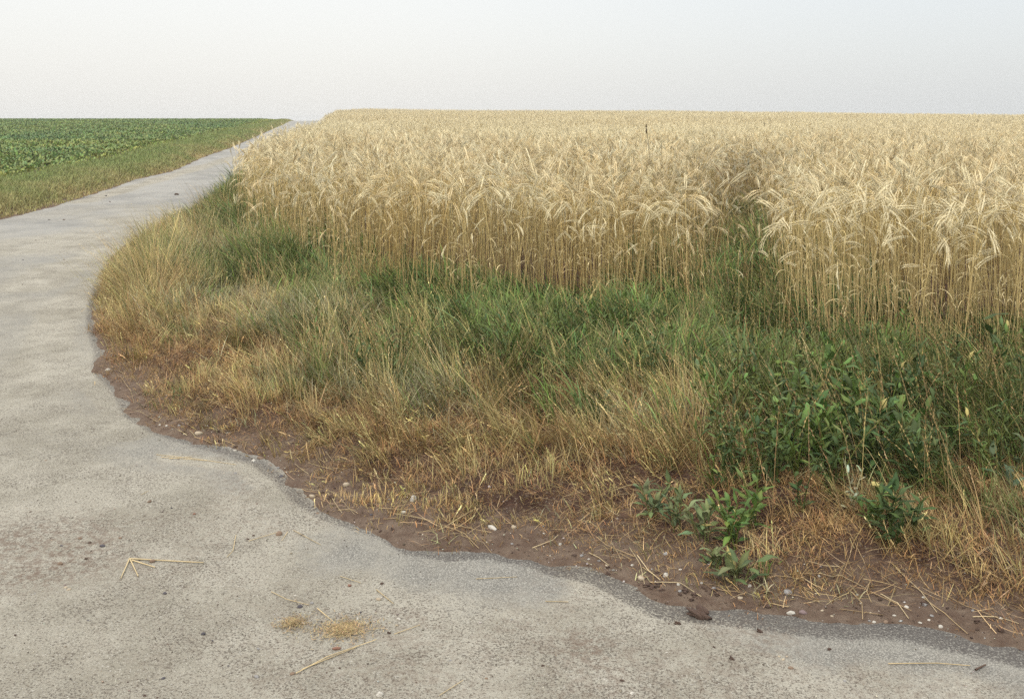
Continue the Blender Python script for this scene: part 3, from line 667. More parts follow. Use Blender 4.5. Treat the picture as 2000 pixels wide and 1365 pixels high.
# ------------------------------------------------------------------ beets
def leaf_mesh(mb, base, az, th0, curl, L, wid, col, fold=.25, wave=.12, n=6, petiole=.25, shape=None):
    th = [th0+curl*i/n for i in range(n+1)]
    pl = bend_path(base, az, [th0]*2, 2, [L*petiole/2]*2)
    pts = bend_path(pl[-1], az, th, n, [L/n]*n)
    T = np.gradient(pts, axis=0); T /= np.linalg.norm(T, axis=1)[:, None]
    sd = np.array([-math.sin(az), math.cos(az), 0.]); Nn = np.cross(T, sd)
    t = np.linspace(0, 1, n+1); prof = shape(t)*wid*.5
    ph = random.uniform(0, 6)
    wv = np.sin(t*9+ph)*wave*wid; wv2 = np.sin(t*8+ph+2)*wave*wid
    Lf = pts-sd*prof[:, None]+Nn*(-prof*fold+wv*prof/wid*2)[:, None]; Rt = pts+sd*prof[:, None]+Nn*(-prof*fold+wv2*prof/wid*2)[:, None]
    V = np.concatenate([Lf, pts, Rt]); m_ = n+1
    q = [(i, i+1, m_+i+1, m_+i) for i in range(n)]+[(m_+i, m_+i+1, 2*m_+i+1, 2*m_+i) for i in range(n)]
    c = np.tile(np.array(col), (3*m_, 1)); c[m_:2*m_] = np.array(col)*1.35
    mb.put(V, q=q, c=c)
    if petiole: tube(mb, pl, .0016+L*.004, 3, np.array(col)*1.25)
lanc = lambda t: np.clip(np.sin(np.pi*np.clip(t, 0, 1)**.72), 0, 1)**.85+.02
oval = lambda t: np.clip(np.sin(np.pi*(.06+.94*t)**.8), 0, 1)**.6+.03
beets = []
for i in range(12):
    mb = MB()
    for j in range(random.randint(9, 12)):
        mb_c = np.array((.155, .215, .070))*random.uniform(.75, 1.25)*np.array([random.uniform(.8, 1.25), 1, random.uniform(.8, 1.3)])
        leaf_mesh(mb, (random.uniform(-.02, .02), random.uniform(-.02, .02), 0), j*2.4+random.uniform(-.4, .4), random.uniform(.15, .9), random.uniform(.5, 1.5), random.uniform(.13, .21), random.uniform(.075, .12), mb_c, .3, .3, 4, .8, oval)
    beets.append(mb.mesh('beet', M_BEET))
# rows run with the road
yb, xb = [], []
dirv = np.array([-.165, 1.0])
for r_ in range(230):
    o0 = -2.2-r_*.40
    t = np.arange(8, 122, .19); t = t[rs.rand(len(t)) < np.interp(t, [8, 40, 122], [1, .85, .6])]
    yb.append(t+rs.normal(0, .03, len(t))); xb.append(o0+rs.normal(0, .045, len(t)))
yb, xb = np.concatenate(yb), np.concatenate(xb)
eL = np.interp(yb, el[::-1, 1], el[::-1, 0])
xb = xb+np.where(yb > 14.55, eL+.25, -7.66+.25)
m = (xb/yb > -1.0) & (xb/yb < .62); xb, yb = xb[m], yb[m]
_, l1 = side_dist(xb, yb); m = l1 > np.interp(yb, [15, 30, 60, 90], [1.15, 1.4, 1.3, .9]); xb, yb, l1 = xb[m], yb[m], l1[m]; n = len(xb); print('beets', n)
big = sstep(1.5, 3, l1)
tint = np.repeat(rs.uniform(-.2, .2, (n, 1)), 3, 1)+(1-big)[:, None]*np.array([.5, .25, 0])+((fbm(xb, yb, 3, 131)-.5)*.6)[:, None]*np.array([1.2, .6, -.2])
tag(scatter('beet_field', beets, np.stack([xb, yb, ground_z(xb, yb, l1)], 1), np.stack([rs.normal(0, .12, n), rs.normal(0, .12, n), rs.uniform(0, 6.28, n)], 1), (.45+.2*big)*rs.uniform(.8, 1.15, n), rs.randint(0, 12, n), tint),
    'low dark green beet leaves covering the field left of the road', 'beet field', kind='stuff')

# ------------------------------------------------------------------ broad leaved weeds
def weed(u, v, label, group, leafL, height, nst, nl, col, spread=.6, sz_w=.20, z=.13, wave=.16):
    x, y = P(u, v, z); g = float(ground_z(x, y)[0])
    root = bpy.data.objects.new('broadleaf_weed', None); COL.objects.link(root); root.location = (x, y, g-.005); root.empty_display_size = .05
    tag(root, label, 'weed', group)
    sm, fm = MB(), MB()
    for s in range(nst):
        az = s*2.4+random.uniform(-.5, .5); t0 = random.uniform(0, .25)*spread*2; t1 = t0+random.uniform(.1, .9)*spread*1.5
        h = height*random.uniform(.65, 1.1); k = 6
        pts = bend_path((random.uniform(-.025, .025), random.uniform(-.025, .025), 0), az, np.linspace(t0, t1, k), k, [h/k]*k)
        tube(sm, pts, np.linspace(.0035, .0015, k+1), 4, np.array(col)*np.array([1.35, 1.1, .9]))
        for j in range(nl):
            f = (.12+.88*(j+random.random()*.4)/nl); q_ = min(f, .999)*k; i = int(q_); p = pts[i]*(1-q_+i)+pts[i+1]*(q_-i)
            c = np.array(col)*random.uniform(.7, 1.35)*np.array([random.uniform(.85, 1.2), 1, random.uniform(.85, 1.15)])
            if random.random() < .015: c = np.array((.32, .27, .10))
            leaf_mesh(fm, p, j*2.2+s+random.uniform(-.6, .6), random.uniform(.4, 1.4)-.35*f, random.uniform(.3, 1.7), .82*leafL*random.uniform(.6, 1.12)*(1-.3*f), leafL*sz_w*random.uniform(.8, 1.1), c, .3, wave, 6, .12, lanc)
    link('stem', sm.mesh('weed_stem', M_LEAF), root); link('foliage', fm.mesh('weed_foliage', M_LEAF), root)
G1, G2, G3 = (.075, .122, .030), (.098, .128, .056), (.042, .070, .022)
gA, gB, gC = 'weeds in the dark clump under the right grain', 'weeds by the soil edge', 'weeds on the right'
WEEDS = [
 (1640, 905, 'tallest bright green weed in the dark clump below the grain', gA, .17, .44, 5, 8, G1), (1575, 890, 'bushy green weed on the left side of the dark clump', gA, .13, .40, 4, 7, G3),
 (1700, 900, 'dense green weed in the middle of the dark clump', gA, .16, .38, 5, 8, G3), (1755, 910, 'spreading weed with long pointed leaves on the right side of the dark clump', gA, .15, .34, 5, 7, G1),
 (1620, 960, 'low shaded weed at the foot of the dark clump', gA, .10, .22, 4, 6, G3), (1835, 930, 'narrow leaved dark weed just right of the dark clump', gA, .11, .36, 4, 6, G3),
 (1510, 850, 'upright weed between the tall dry stems left of the dark clump', gA, .12, .36, 3, 6, G3),
 (1660, 985, 'small pale weed with whitish upturned leaves in front of the dark clump', gA, .07, .22, 3, 5, (.27, .30, .20)),
 (1450, 800, 'solitary upright weed in the green grass below the gap in the grain', gC, .12, .36, 3, 6, G2), (1380, 770, 'bluish weed half hidden in green grass below the gap', gC, .12, .26, 3, 5, G2),
 (1205, 840, 'lone grey green weed with three or four big leaves amid straw', gC, .12, .20, 2, 4, G2),
 (1275, 985, 'grey green weed at the left end of the row by the soil', gB, .11, .17, 5, 6, G2), (1325, 1005, 'grey green weed second in the row by the soil', gB, .11, .18, 4, 6, G2),
 (1375, 1035, 'grey green weed with drooping leaves at the centre of the row by the soil', gB, .12, .17, 5, 6, G2), (1430, 1040, 'leafy green weed leaning over the bare soil', gB, .12, .20, 5, 7, G1),
 (1465, 1000, 'upright green weed behind the lowest drooping one', gB, .12, .26, 4, 7, G1), (1390, 1058, 'small flat weed sprawling on bare earth', gB, .10, .07, 4, 4, G2), (1446, 1080, 'lowest weed with big drooping leaves hanging over the red soil', gB, .15, .09, 4, 4, G2),
 (1740, 1045, 'dark green weed alone among rusty grass below the clump', gC, .13, .24, 6, 7, G3), (1700, 1020, 'smaller weed just left of the lone dark one in rusty grass', gC, .11, .2, 4, 6, G1), (1790, 1030, 'weed with level leaves just right of the lone dark one in rusty grass', gC, .13, .18, 4, 5, G3),
 (1965, 960, 'pale bluish weed stem near the right edge', gC, .14, .32, 2, 5, (.07, .095, .05)), (1560, 990, 'weed with thin leaves between the two clumps', gC, .09, .26, 3, 5, G3),
 (1500, 950, 'leafy weed rising behind the row by the soil', gB, .12, .30, 4, 7, G3), (1545, 930, 'taller leafy weed at the lower left foot of the dark clump', gA, .13, .34, 5, 7, G1), (1600, 930, 'wide leafy weed at the front left of the dark clump', gA, .14, .32, 5, 8, G1),
 (1690, 945, 'wide leafy weed at the front middle of the dark clump', gA, .14, .32, 5, 8, G3), (1780, 960, 'leafy weed at the front right of the dark clump', gA, .14, .30, 5, 7, G3), (1660, 840, 'broad topped weed at the back of the dark clump below the stalks', gA, .17, .46, 5, 8, G1), (1570, 830, 'leafy weed at the back left of the dark clump', gA, .15, .42, 5, 7, G1), (1760, 840, 'leafy weed at the back right of the dark clump', gA, .15, .40, 5, 7, G3),
 (1990, 800, 'tall dark weed at the right edge reaching up into the grain', gC, .22, .62, 4, 6, G3), (1925, 800, 'dark weed against the grain stems near the right edge', gC, .14, .40, 4, 6, G3),
 (345, 745, 'tiny green weed on soil near the asphalt bend', gB, .05, .05, 4, 4, G2)]
for wdf in WEEDS: weed(*wdf)
protos = []
def small_weed(x, y, k):
    global protos
    g = float(ground_z(x, y)[0])
    if k >= len(protos):
        weed(1500, 800, 'x', 'y', random.uniform(.07, .11), random.uniform(.22, .36), random.choice([2, 3, 4]), random.choice([6, 8]), [G1, G3, (.07, .10, .035), (.085, .115, .035), (.055, .085, .03)][k % 5], sz_w=random.choice([.12, .15, .19]))
        rt_ = [o for o in COL.objects if o.name.startswith('broadleaf_weed')][-1]; protos.append((rt_, list(rt_.children)))
        rt_.name = 'small_weed'; r_ = rt_
    else:
        p0, ch = protos[k]; r_ = p0.copy(); COL.objects.link(r_)
        for c in ch: d = c.copy(); COL.objects.link(d); d.parent = r_
    r_.location = (x, y, g-.005); r_.rotation_euler = (0, 0, random.uniform(0, 6.28)); r_.scale = (random.uniform(.8, 1.25),)*3
    u_ = 1000+F*x/y
    if u_ > 1600: tag(r_, 'small leafy weed mixed into the dark grass under the right grain', 'weed', 'small weeds under the right grain')
    elif u_ > 1300: tag(r_, 'small leafy weed in the grass below the gap in the grain', 'weed', 'small weeds below the gap')
    else: tag(r_, 'small leafy weed hidden in the green grass before the middle grain', 'weed', 'small weeds before the middle grain')
sw = 0
while sw < 190:
    u_ = random.choice([random.uniform(1380, 2010), random.uniform(1380, 2010), random.uniform(600, 1500)]); v_ = random.uniform(640, 780) if u_ < 1380 else random.uniform(690, 960)
    x_, y_ = P(u_, v_, .13)
    if wheat_d(np.array([x_]), np.array([y_]))[0] > .1: continue
    small_weed(x_, y_, sw if sw < 9 else random.randrange(9)); sw += 1

# ------------------------------------------------------------------ stones, clods
def stone_mesh(name, mat, ang=0., seed=0, sub=3, rough=.12):
    import bmesh
    bm = bmesh.new(); bmesh.ops.create_icosphere(bm, subdivisions=sub, radius=1)
    V = np.array([v.co[:] for v in bm.verts]); r = np.random.RandomState(seed)
    if ang > 0:      # knock flats off it
        for k in range(9):
            d = r.normal(size=3); d /= np.linalg.norm(d); h = r.uniform(.55, .85); s = V @ d; ex = np.clip(s-h, 0, None); V -= np.outer(ex*ang, d)
    ph = r.uniform(0, 6, (6, 3)); fr = r.uniform(1.2, 3.2, (6, 3))
    n_ = sum(np.sin(V @ fr[k]*(1+k*.6)+ph[k, 0])/(1+k*.7) for k in range(6)); V *= (1+rough*.5*n_)[:, None]
    for v, c in zip(bm.verts, V): v.co = c
    me = bpy.data.meshes.new(name); bm.to_mesh(me); bm.free(); me.materials.append(mat)
    me.polygons.foreach_set('use_smooth', np.ones(len(me.polygons), bool)); return me
SM = {}
for kx in MST:
    SM[kx] = [stone_mesh('stone', MST[kx], (.8 if kx in ('white', 'red') else .35) if kx != 'clod' else .3, 10*i+len(kx), 4 if kx == 'clod' else 3, .5 if kx == 'clod' else .14) for i in range(4)]
def stone(u, v, px, kind_, label=None, group=None, asp=.68, flat=.55, name=None, rz=None):
    x, y = P(u, v); r1, l1 = side_dist(x, y); sdd = float(max(r1[0], l1[0])); g = max(float(ground_z(x, y, np.array([sdd]))[0]), float(base_z(x, y))); w_ = px*y/F*.46
    zz_ = g-float(base_z(x, y))
    if zz_ > .02: x, y = P(u, v, zz_); g = float(ground_z(x, y)[0])
    o = link(name or ('earth_clod' if kind_ == 'clod' else 'pebble'), random.choice(SM[kind_]), None, (x, y, g+w_*flat*.28), ((0, 0, rz) if rz is not None else (random.uniform(-.2, .2), random.uniform(-.2, .2), random.uniform(-.5, .5))), (w_, w_*asp, w_*flat))
    cats = 'clod' if kind_ == 'clod' else 'pebble'
    tag(o, label or {'white': 'small white pebble', 'tan': 'small tan pebble', 'grey': 'small grey pebble', 'dark': 'small black pebble', 'red': 'small reddish stone chip', 'brown': 'small brown pebble', 'purple': 'small purple pebble', 'clod': 'small crumb of dark earth'}[kind_]
        + (' on the bare soil strip' if sdd > 0 else ' on the dusty asphalt'), cats, group or (('stones' if cats == 'pebble' else 'clods')+(' on the soil strip' if sdd > 0 else ' on the asphalt')+', '+kind_))
S_ = stone
S_(1366, 1203, 50, 'clod', 'largest dark clod of earth on the asphalt at the soil edge', 'earth clods', .6, .62, rz=-.5)
S_(1323, 1218, 14, 'clod', 'small round clod just left of the largest clod', 'earth clods'); S_(1484, 1233, 14, 'clod', 'dark crumbly clod right of the largest one', 'earth clods')
S_(1430, 1287, 13, 'clod', 'flat dark crumb on asphalt below the largest clod', 'earth clods'); S_(1395, 1264, 7, 'clod'); S_(1545, 1305, 13, 'brown', 'brown pebble beside a cluster of tiny tan ones', 'stones')
S_(1530, 1288, 9, 'tan'); S_(1522, 1282, 7, 'tan'); S_(1537, 1282, 7, 'tan'); S_(1620, 1268, 9, 'clod')
S_(1545, 1198, 20, 'white', 'bright white oval pebble on soil beside a purple one', 'stones', .6); S_(1568, 1198, 18, 'purple', 'purple brown oval pebble beside the bright white one', 'stones', .65)
S_(1253, 1136, 18, 'tan', 'round tan pebble at the soil edge next to straws', 'stones', .8, .7); S_(1300, 1119, 13, 'white', 'chalky white stone standing above the round tan pebble', 'stones', .8, .8)
S_(1325, 1133, 10, 'white'); S_(1297, 1133, 11, 'grey'); S_(1539, 1149, 21, 'grey', 'largest rounded grey pebble in the middle of the soil strip', 'stones', .75, .7); S_(1446, 1173, 14, 'tan', 'cream pebble on silt above the dark asphalt rim', 'stones', .7)
for a in [(1503, 1185, 11, 'grey'), (1464, 1141, 10, 'white'), (1394, 1157, 10, 'grey'), (1328, 1152, 9, 'grey'), (1770, 1192, 11, 'white'), (1806, 1190, 13, 'grey'), (1820, 1207, 10, 'grey'), (1797, 1217, 9, 'white'), (1814, 1213, 7, 'white'), (1804, 1148, 9, 'white'),
          (1730, 1215, 12, 'brown'), (1707, 1215, 9, 'white'), (1698, 1213, 7, 'grey'), (1674, 1148, 8, 'white'), (1300, 1076, 11, 'grey'), (1329, 1104, 7, 'white'), (1370, 1149, 7, 'white'), (1747, 1204, 8, 'white'), (1700, 1200, 7, 'tan'), (1625, 1205, 8, 'tan'), (1606, 1196, 8, 'tan'),
          (1302, 1275, 7, 'white'), (1182, 1327, 8, 'white'), (1136, 1092, 10, 'grey'), (1170, 1100, 8, 'grey'), (1185, 1108, 8, 'tan'), (1150, 1097, 7, 'white'), (1198, 1117, 8, 'grey'), (1235, 1096, 8, 'white'), (1480, 1090, 9, 'grey'), (1600, 1120, 7, 'white'), (1900, 1190, 8, 'grey'),
          (459, 881, 9, 'white'), (404, 838, 7, 'white'), (350, 828, 8, 'grey'), (325, 835, 7, 'white'), (312, 832, 6, 'white'), (543, 915, 8, 'grey'), (425, 867, 7, 'tan'), (360, 850, 7, 'tan'), (460, 925, 8, 'grey'), (958, 1062, 9, 'brown'), (1000, 1068, 7, 'grey'), (760, 960, 8, 'grey'),
          (1094, 1058, 9, 'white'), (1062, 1040, 7, 'white'), (690, 995, 8, 'brown'), (620, 1003, 8, 'brown'), (725, 1010, 7, 'dark'), (200, 1067, 13, 'dark'), (120, 1066, 7, 'dark'), (118, 1101, 12, 'brown'), (168, 1091, 7, 'clod'), (157, 1052, 9, 'brown'), (235, 1051, 8, 'brown'), (175, 1060, 8, 'clod'),
          (172, 1212, 6, 'dark'), (609, 1178, 9, 'grey'), (501, 1322, 12, 'grey'), (698, 1209, 9, 'white'), (703, 1222, 6, 'white'), (779, 1209, 11, 'white'), (775, 1221, 7, 'tan'), (577, 1163, 7, 'white'), (577, 1172, 6, 'tan'), (504, 1267, 8, 'grey'), (704, 1196, 6, 'dark'), (760, 1236, 9, 'clod'), (292, 980, 9, 'brown'), (335, 992, 5, 'dark'),
          (746, 1140, 8, 'clod'), (664, 1305, 6, 'clod'), (415, 1251, 5, 'dark'), (446, 1300, 5, 'dark'), (283, 1359, 8, 'clod'), (484, 1053, 6, 'clod'), (495, 1046, 6, 'clod'), (590, 1045, 8, 'dark'), (30, 1240, 6, 'clod'), (68, 1160, 6, 'grey'), (90, 900, 6, 'brown'), (60, 1000, 6, 'clod'), (880, 1290, 7, 'grey'), (950, 1325, 8, 'brown'), (1060, 1300, 7, 'clod'),
          (1215, 1330, 10, 'clod'), (1650, 1330, 8, 'grey'), (1000, 1210, 6, 'grey'), (70, 470, 4, 'clod'), (125, 430, 5, 'clod'), (96, 430, 4, 'clod'), (45, 508, 4, 'dark'), (207, 383, 5, 'dark'), (215, 395, 5, 'clod'), (345, 381, 9, 'clod'), (125, 508, 4, 'clod'), (44, 556, 4, 'clod')]: S_(*a)
S_(1837, 1225, 12, 'white', 'white pebble on the dark asphalt rim below the right soil', 'stones'); S_(1955, 1203, 13, 'white', 'white oval pebble nearest the right edge on soil', 'stones'); S_(1235, 1355, 13, 'white', 'white pebble on dusty asphalt at the bottom of the photo', 'stones')
S_(610, 972, 15, 'tan', 'smooth cream pebble on silt left of the rusty tufts', 'stones'); S_(545, 1044, 14, 'brown', 'round brown pebble crossed by thin straws', 'stones', .8, .85); S_(388, 851, 18, 'tan', 'blocky tan stone at the asphalt edge of the bend', 'stones', .6, .6)
S_(495, 900, 10, 'white', 'white chip beside a flat brown stone on the bend', 'stones'); S_(509, 896, 15, 'brown', 'flat brown stone beside a white chip on the bend', 'stones'); S_(550, 931, 11, 'dark', 'dark pebble where silt meets the asphalt below the bank', 'stones')
S_(211, 725, 11, 'white', 'white pebble in straw at the tip of the asphalt bend', 'stones'); S_(677, 941, 16, 'tan', 'pale rough stone lying among straws under a rusty tuft', 'stones', .7, .7); S_(789, 1005, 14, 'white', 'white egg shaped pebble on silt', 'stones')
S_(807, 949, 15, 'white', 'chalk white stone lodged in rusty grass', 'stones', .8, .9); S_(962, 1026, 22, 'white', 'broad pale flat stone on the soil', 'stones', .6, .5); S_(1004, 1011, 13, 'tan', 'upright tan stone right of the broad pale one', 'stones', .7, .9); S_(841, 832, 10, 'white', 'white stone deep in dry grass', 'stones')
S_(322, 1159, 10, 'dark', 'black pebble alone below the bent straw', 'stones'); S_(397, 1238, 11, 'dark', 'flat black pebble alone on the dusty asphalt', 'stones'); S_(319, 1325, 10, 'dark', 'black pebble near the bottom edge of the photo', 'stones'); S_(586, 1185, 13, 'dark', 'black angular stone above the chaff patches', 'stones')
S_(592, 1218, 12, 'tan', 'cream pebble between the two chaff patches', 'stones'); S_(571, 1316, 12, 'brown', 'brown pebble at the lower end of the long paired straws', 'stones'); S_(683, 1144, 9, 'red', 'orange red chip of brick on dusty asphalt', 'stones', .8, .8); S_(739, 1171, 13, 'tan', 'tan lumpy stone by a short slanting straw', 'stones')
S_(658, 1267, 21, 'red', 'flat red brown fragment of brick below the chaff', 'stones', .42, .35, rz=.1); S_(298, 1097, 12, 'brown', 'pinkish pebble lying on the long bent straw', 'stones', .7, .8); S_(128, 1148, 10, 'tan', 'left of two tan pebbles lying together', 'stones'); S_(135, 1152, 11, 'tan', 'right of two tan pebbles lying together', 'stones')
S_(742, 1358, 16, 'white', 'large whitish stone cut by the bottom edge', 'stones', .8, .8); S_(379, 1004, 8, 'red')

for k in range(60):
    t_ = random.random(); u_ = 200+1800*t_ if k % 3 else random.uniform(1250, 1500); ex_ = float(np.interp(u_, [200, 250, 400, 600, 800, 1100, 1300, 1600, 2000], [700, 800, 865, 985, 1055, 1105, 1180, 1205, 1265]))
    stone(u_, ex_-random.uniform(6, 70 if u_ > 1100 else 45), random.uniform(5, 15), 'clod', None, None, random.uniform(.6, .9), random.uniform(.5, .8))

# fine gravel crumbs on the road and soil strip: uncountable
def crumbs():
    base = np.array([(1, 0, 0), (-1, 0, 0), (0, 1, 0), (0, -1, 0), (0, 0, 1), (0, 0, -1)], float)
    T = np.array([(0, 2, 4), (2, 1, 4), (1, 3, 4), (3, 0, 4), (2, 0, 5), (1, 2, 5), (3, 1, 5), (0, 3, 5)])
    n = 42000; x = rs.uniform(-3.4, 2.8, n); y = rs.uniform(2.7, 9, n)**1.0; r1, l1 = side_dist(x, y); sd1 = np.maximum(r1, l1)
    D = idw(ROAD_TAB, x, y)[:, 0]; pr = np.where(sd1 > 0, 1.0*np.exp(-sd1/.4), np.clip(D*.6*(.3+1.4*fbm(x, y, .35, 141)), 0, 1)+.9*np.exp(-np.abs(sd1)/.10)*.5)
    pr *= sstep(8, 4, y)*.85+.15
    m = rs.rand(n) < pr; x, y, sd1 = x[m], y[m], sd1[m]; n = len(x)
    z = np.maximum(ground_z(x, y, sd1), base_z(x, y)); s = rs.lognormal(-6.35, .45, n)*np.where(sd1 > 0, 1.7, 1); s = np.clip(s, .0008, .012)
    V = base[None]*rs.uniform(.6, 1.3, (n, 6, 1))*s[:, None, None]*np.array([1, .8, .6]); a = rs.uniform(0, 6.28, n); ca, sa = np.cos(a)[:, None], np.sin(a)[:, None]
    V = np.stack([V[..., 0]*ca-V[..., 1]*sa, V[..., 0]*sa+V[..., 1]*ca, V[..., 2]], -1)+np.stack([x, y, z+s*.3], 1)[:, None]
    t = rs.rand(n); C = np.where((t < np.where(sd1 > 0, .8, .45))[:, None], cvar((.085, .058, .042), n), np.where((t < .8)[:, None], cvar((.25, .20, .155), n), cvar((.48, .46, .40), n)))
    fc = (np.arange(n)[:, None, None]*6+T[None]).reshape(-1, 3)
    tag(link('gravel', mesh_np('gravel', V.reshape(-1, 3), [fc], M_STRAW, np.repeat(C, 6, 0))), 'fine grit and crumbs of earth strewn over the asphalt', 'gravel', kind='stuff')
crumbs()

# ------------------------------------------------------------------ straws lying about
def surf(x, y):
    return max(float(ground_z(x, y)[0]), float(base_z(x, y))+.003)
def straw(mb, pts_uv, r=.0016, col=(.52, .41, .23), lift=0.):
    P3 = []
    for (u, v) in pts_uv: x, y = P(u, v); P3.append((x, y))
    out_ = []
    for (a, b) in zip(P3[:-1], P3[1:]):
        for t in np.linspace(0, 1, 6)[:-1]: out_.append((a[0]+(b[0]-a[0])*t, a[1]+(b[1]-a[1])*t))
    out_.append(P3[-1]); z = [surf(x, y)+r*.9+lift for x, y in out_]; z = np.array(z)
    if len(z) > 3: z = np.maximum(z, np.interp(np.arange(len(z)), [0, len(z)-1], [z[0], z[-1]]))
    c = np.array(col)*random.uniform(.8, 1.1)
    o = np.array([out_[0][0], out_[0][1], z[0]])
    tube(mb, np.stack([[p[0] for p in out_], [p[1] for p in out_], z], 1), np.linspace(r, r*.7, len(out_)), 5, c)
def straw_thing(name, pieces, label, group=None, cat='straw', r=.0016, **k):
    mb = MB()
    for p in pieces: straw(mb, p, r, **k)
    o = link(name, mb.mesh(name, M_STRAW, True)); c = np.mean(np.concatenate(mb.v), 0)
    o.data.transform(Matrix.Translation(-Vector(c))); o.location = c
    return tag(o, label, cat, group)
straw_thing('bent_straw', [[(252, 1093), (398, 1101)], [(253, 1093), (236, 1132)], [(254, 1094), (270, 1128)], [(258, 1096), (303, 1110)]], 'thick straw stalk bent into an arrowhead on the dusty asphalt', r=.0028, col=(.50, .40, .23))
gs = 'straws on the asphalt'
for pcs, lb, r in [([[(305, 889), (380, 897), (462, 909)], [(315, 894), (405, 901)], [(330, 897), (375, 893)]], 'bundle of long thin straws lying on asphalt inside the bend', .0014),
    ([[(461, 1046), (455, 1078), (443, 1090)]], 'short bent straw standing out right of the arrowhead straw', .0015), ([[(486, 1058), (545, 1040)]], 'straw running up to the round brown pebble', .0014),
    ([[(562, 1040), (550, 1058)]], 'shortest straw beside the round brown pebble', .0014), ([[(573, 1037), (627, 1066)]], 'straw slanting down right from the round brown pebble', .0015), ([[(530, 1157), (560, 1172), (603, 1183)]], 'thin straw curving past the black angular stone', .0013),
    ([[(735, 1153), (769, 1181)]], 'short slanting straw beside the tan lumpy stone', .0017), ([[(620, 1190), (650, 1215)]], 'short straw pointing down to the chaff', .0018), ([[(578, 1317), (640, 1284), (735, 1251)], [(590, 1309), (695, 1266)]], 'pair of long straws lying side by side below the brick fragment', .0018),
    ([[(1735, 1298), (1830, 1297), (1895, 1302)]], 'long pale straw lying flat on the clean asphalt at lower right', .0018), ([[(1905, 1311), (1925, 1301)]], 'dark woody twig at lower right', .0035), ([[(930, 1132), (1010, 1128)]], 'thin straw on the clean grey asphalt tongue', .0012),
    ([[(665, 1127), (705, 1140)]], 'faint straw near the orange red chip', .0012), ([[(858, 1360), (905, 1330)]], 'faint straw near the bottom edge', .0012), ([[(1065, 1176), (1110, 1177)]], 'short straw near the tip of the asphalt tongue', .0014),
    ([[(275, 968), (290, 960)]], 'tiny straw on dust inside the bend', .0012), ([[(770, 1240), (820, 1222)]], 'short straw just right of the large chaff patch', .0013)]:
    straw_thing('straw', pcs, lb, gs, r=r, **({'col': (.11, .07, .05)} if 'twig' in lb else {}))
gs2 = 'straws on the soil strip'
n = 0
for (u0, v0, u1, v1) in [(740, 1000, 812, 1003), (750, 1018, 800, 1030), (640, 970, 668, 1005), (870, 1040, 935, 1075), (800, 1015, 890, 1045), (880, 1035, 960, 1050), (770, 1010, 860, 1040), (1140, 1050, 1176, 1030), (1245, 1105, 1290, 1145), (1230, 1090, 1260, 1150), (1165, 1070, 1240, 1105), (1255, 1118, 1300, 1155),
    (1500, 1143, 1570, 1148), (1570, 1182, 1652, 1174), (1565, 1142, 1610, 1160), (1640, 1155, 1670, 1105), (1655, 1165, 1690, 1140), (1662, 1165, 1685, 1215), (1700, 1165, 1780, 1200), (1750, 1140, 1830, 1205), (1805, 1180, 1890, 1240), (1530, 1165, 1600, 1185), (1370, 1090, 1470, 1110), (1480, 1125, 1530, 1085), (1450, 1110, 1500, 1090),
    (1850, 1180, 1960, 1225), (1900, 1215, 1990, 1232), (1600, 1135, 1690, 1160), (1660, 1100, 1690, 1135), (1780, 1165, 1835, 1185), (1400, 1160, 1450, 1168), (235, 738, 262, 790), (215, 700, 240, 735), (230, 728, 240, 745), (380, 858, 415, 870), (455, 868, 500, 850), (482, 868, 484, 890), (280, 800, 300, 790), (1270, 1145, 1370, 1172), (1540, 1190, 1500, 1182),
    (900, 1055, 960, 1085), (1040, 1078, 1090, 1060), (1150, 1090, 1190, 1110), (660, 1000, 700, 1008), (590, 960, 620, 968), (1700, 1150, 1702, 1185), (1580, 1120, 1640, 1130), (1640, 1195, 1725, 1205), (1720, 1170, 1775, 1213), (1420, 1130, 1400, 1100)]:
    mu, mv = u0+(u1-u0)*random.uniform(.3, .7)+random.uniform(-9, 9), (v0+v1)/2+random.uniform(-6, 6)
    straw_thing('straw', [[(u0, v0), (mu, mv), (u1, v1)]], 'pale broken straw lying loose on the bare soil strip', gs2, r=random.uniform(.0012, .002), col=random.choice([(.42, .31, .17), (.34, .24, .13), (.50, .40, .24)]), lift=random.uniform(.0, .008))

# two patches of spilled chaff
def chaff(u, v, ru, rv, n, label):
    x0, y0 = P(u, v); rx = ru*y0/F; ry = rv*y0*y0/(F*HC)
    a = rs.uniform(0, 6.28, n); r_ = np.abs(rs.normal(0, .62, n)); px = x0+np.cos(a)*r_*rx; py = y0+np.sin(a)*r_*ry; az = rs.uniform(0, 6.28, n)
    ac = Acc(); ct = cvar((.36, .265, .135), n, .3)
    pz = base_z(px, py)+.004+.002*np.exp(-(r_/.7)**2)*rs.rand(n)
    V, q, c, C = blades(np.stack([px-x0, py-y0, pz], 1), rs.uniform(.005, .015, n), rs.uniform(.0015, .003, n), az, rs.uniform(1.0, 1.6, n), rs.uniform(1.3, 1.8, n), ct, ct, 2, az+1.57, .3); ac.add(V, q, c)
    o = ac.obj('chaff_heap', M_STRAW); o.location = (x0, y0, 0); tag(o, label, 'chaff heap', 'spilled chaff')
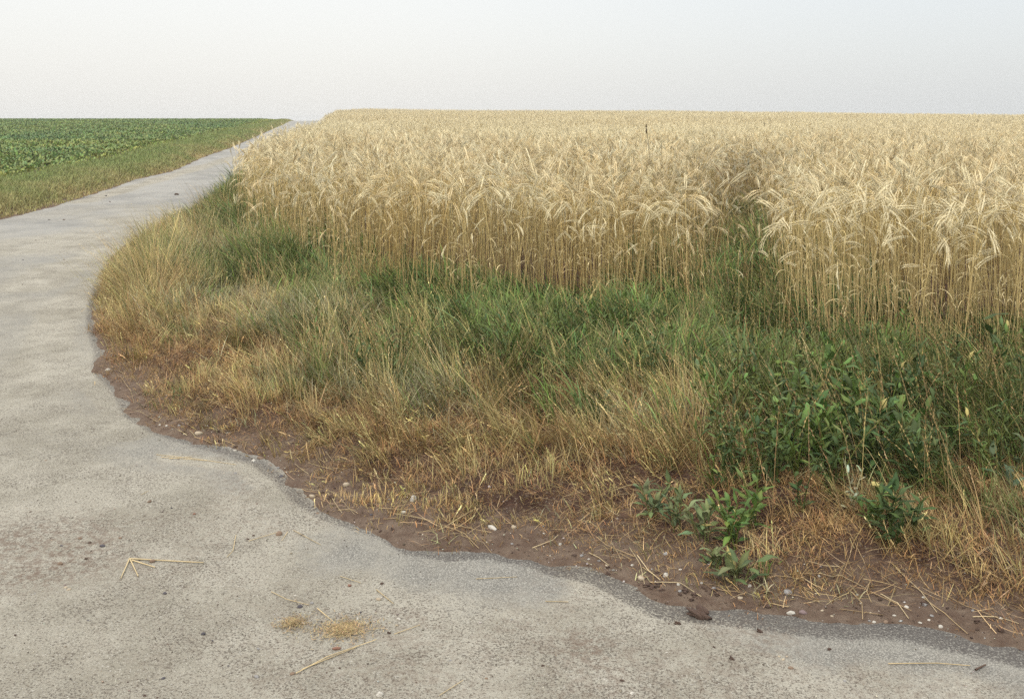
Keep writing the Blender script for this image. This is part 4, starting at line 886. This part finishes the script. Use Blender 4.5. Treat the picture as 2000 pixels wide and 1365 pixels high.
chaff(672, 1230, 56, 22, 1900, 'larger orange patch of spilled chaff on the dusty asphalt'); chaff(572, 1218, 30, 15, 750, 'smaller chaff patch left of the cream pebble on the asphalt')

# odd things in the crop: a dark weed head above the grain, an orange leaf at its left corner
def tall_weed(u, v, d, label, col, headh):
    x = (u-1000)/F*d; g = float(ground_z(x, d)[0]); top = (HC-(v-VH)/F*d)-g
    root = bpy.data.objects.new('seeding_weed', None); COL.objects.link(root); root.location = (x, d, g); tag(root, label, 'weed')
    sm, hm = MB(), MB(); pts = bend_path((0, 0, 0), 2.5, np.linspace(.0, .12, 6), 6, [top/6]*6); tube(sm, pts, .0022, 4, col)
    for j in range(16):
        p = pts[-1]-np.array([0, 0, random.uniform(0, headh)]); leaf_mesh(hm, p, j*2.3, .25, .3, .03, .012, np.array(col)*random.uniform(.8, 1.2), .2, .1, 3, .1, lanc)
    link('stem', sm.mesh('stem', M_LEAF), root); link('seed_head', hm.mesh('seed_head', M_LEAF), root)
tall_weed(1275, 245, 11, 'dark thin weed head poking above the grain near the centre', (.10, .075, .045), .10)
tall_weed(1498, 238, 24, 'small dark weed head on the far grain right of centre', (.10, .08, .05), .12)

# ------------------------------------------------------------------ haze
HAZE = 0.0009
if HAZE:
    m, n = newmat('thin_haze'); o = N(n, 'ShaderNodeOutputMaterial'); pv = N(n, 'ShaderNodeVolumePrincipled')
    pv.inputs['Color'].default_value = (.93, .95, .97, 1); pv.inputs['Density'].default_value = HAZE; pv.inputs['Anisotropy'].default_value = .2
    n.links.new(pv.outputs[0], o.inputs['Volume'])
    X0, X1, Y0, Y1, Z0, Z1 = -460, 460, -45, 700, float(Z.min())-1, 5
    V = [(x, y, z) for z in (Z0, Z1) for y in (Y0, Y1) for x in (X0, X1)]
    me = mesh_np('haze', V, [[(0, 2, 3, 1), (4, 5, 7, 6), (0, 1, 5, 4), (2, 6, 7, 3), (0, 4, 6, 2), (1, 3, 7, 5)]], m)
    tag(link('haze', me), 'thin pale haze that fades the far fields', 'haze', kind='stuff')
print('ground z range', Z.min(), Z.max())
